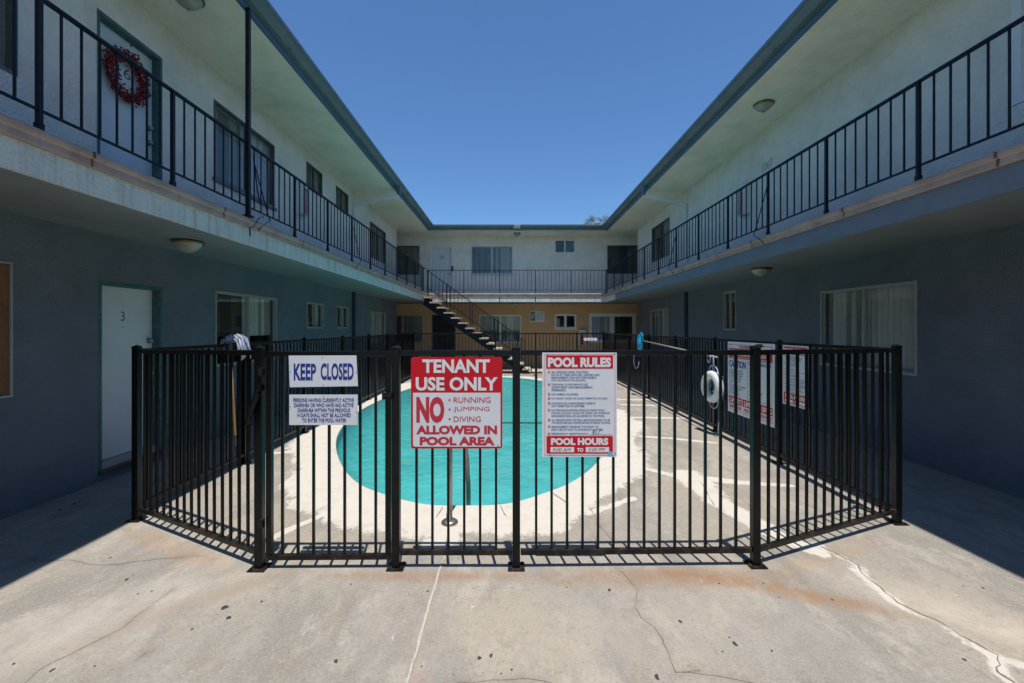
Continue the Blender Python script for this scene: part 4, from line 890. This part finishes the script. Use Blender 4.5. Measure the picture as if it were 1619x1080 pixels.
# ------------------------------------------------------------------ life ring, skimmer and hose
lr = thing('life_ring', 'white life ring with rope loops hung on a post of the right side fence', 'life ring', (3.22, 7.22, .74))
b = B(); cx, cy, cz = 3.215, 7.12, .74; n, m_ = 40, 14; vs = []
for i in range(n):
    a = 2*math.pi*i/n
    for j in range(m_):
        q = 2*math.pi*j/m_; rr = .185+.066*math.cos(q); vs.append((cx-.05+.062*math.sin(q)-.16*rr*math.cos(a), cy+rr*math.cos(a)*.98, cz+rr*math.sin(a)))
b.add(vs, [(i*m_+j, i*m_+(j+1) % m_, ((i+1) % n)*m_+(j+1) % m_, ((i+1) % n)*m_+j) for i in range(n) for j in range(m_)]); b.build('ring', 'ring', lr, smooth=True)
b = B()
for k_ in range(4):
    a0 = math.pi/4+k_*math.pi/2; b.tube([(cx+.068*math.sin(q), cy+(.185+.072*math.cos(q))*math.cos(a0), cz+(.185+.072*math.cos(q))*math.sin(a0)) for q in [i*math.pi/6 for i in range(13)]], .006, 5)
    P4 = []
    for i in range(9):
        t = i/8; a = a0+t*math.pi/2; rr = .255+.085*math.sin(t*math.pi); P4.append((cx-.03, cy+rr*math.cos(a), cz+rr*math.sin(a)))
    b.tube(P4, .008, 5)
b.tube([(cx-.03, cy+.02, cz+.25), (cx-.02, cy+.06, 1.1), (cx, cy+.09, 1.28)], .006, 5); b.tube([(cx-.03, cy-.05, cz+.24), (cx-.02, cy+.0, 1.05), (cx, cy+.08, 1.28)], .006, 5)
b.tube([(cx-.05, cy+.12+.06*math.cos(t), 1.18+.07*math.sin(t)) for t in [i*.55 for i in range(12)]], .006, 5)
b.tube([(cx-.05, cy+.05, cz+.1), (cx-.08, cy-.02, cz), (cx-.07, cy+.08, cz-.06), (cx-.07, cy-.08, cz-.16)], .006, 5)
b.tube([(cx+.03, cy-.1, cz-.2), (cx+.03, cy-.14, .4), (cx+.0, cy-.12, .2), (cx-.05, cy-.2, .05)], .006, 5); b.build('rope', 'rope', lr, smooth=True)
sk = thing('pool_skimmer', 'bright blue pool net with a long pale pole laid along the right side fence', 'pool net', (3.2, 10.9, 1.2))
b = B(); b.tube([(3.20, 11.05, 1.36), (3.20, 9.2, 1.29), (3.19, 7.0, 1.205)], .0125, 10); b.build('pole', 'lampglass', sk, smooth=True)
b = B(); n = 12; vs = []
for i in range(n):
    for j in range(9):
        u, v = i/(n-1)-.5, j/8; yy = 11.08+.30*u*(1-.45*v)+.03*math.sin(9*v); zz = 1.54-.50*v-.12*abs(u)*(v < .01); xx = 3.22-.06*math.sin(v*3)+.035*math.sin(u*16+v*5); vs.append((xx-.03*(1-4*u*u), yy, zz))
b.add(vs, [(i*9+j, (i+1)*9+j, (i+1)*9+j+1, i*9+j+1) for i in range(n-1) for j in range(8)]); 
b.tube([(3.19, 11.08+.16*math.cos(t), 1.40+.16*math.sin(t)) for t in [i*math.pi/8 for i in range(17)]], .010, 6); b.build('net', 'blueplastic', sk, smooth=True)
b = B(); b.tube([(3.15, 11.2, 1.10), (3.12, 11.42, .95), (3.12, 11.45, .78), (3.12, 11.28, .66), (3.13, 11.12, .70), (3.15, 11.08, .85)], .010, 6); b.build('cord_loop', 'rope', sk, smooth=True)
t = thing('notice_strip', 'row of four small white squares on the far fence beside the extinguisher cabinet', 'notice', (2.75, 16.0, 1.2))
b = B()
for i in range(4): b.box(2.60+i*.118, 2.60+i*.118+.10, 15.965, 15.972, 1.215, 1.32)
b.box(2.59, 3.08, 15.973, 15.98, 1.25, 1.28); b.build('panel', 'plastwhite', t)

# ------------------------------------------------------------------ palms beyond the roof
def palm(label, x, y, zc, r, sd):
    t = thing('palm_tree', label, 'palm tree', (x, y, 0), 'palms beyond the far roof'); rd = random.Random(sd)
    b = B(); b.tube([(x, y, 0), (x+.2, y, zc*.4), (x+.1, y, zc*.8), (x, y, zc)], [.28, .2, .17, .15], 10); b.build('trunk', 'trunk', t, smooth=True)
    b = B()
    for i in range(46):
        a = rd.random()*6.283; el = rd.uniform(-.5, 1.45); L_ = r*rd.uniform(.8, 1.15); p = Vector((x, y, zc)); d = Vector((math.cos(a)*math.cos(el), math.sin(a)*math.cos(el), math.sin(el))); sdv = d.cross(Vector((0, 0, 1))).normalized()
        for k_ in range(10):
            nxt = p+d*(L_/10); d = (d+Vector((0, 0, -.11))).normalized()
            if k_ > 3:
                for s in (-1, 1):
                    for jj in range(2):
                        c = p.lerp(nxt, jj*.5); tip = c+sdv*s*(.30*(1-(k_-6)**2/30))+d*.12+Vector((0, 0, -.10-.05*rd.random())); b.add([c, c+d*.035, tip], [(0, 1, 2)])
            b.add([p-sdv*.012, p+sdv*.012, nxt+sdv*.01, nxt-sdv*.01], [(0, 1, 2, 3)]); p = nxt
    b.build('crown', 'palm', t, fix=False)
palm('smaller left palm top showing over the far roof', 10.75, 60, 15.35, 1.15, 1)
palm('fuller right palm top beside the right end of the far roof', 12.35, 60, 15.3, 1.35, 2)
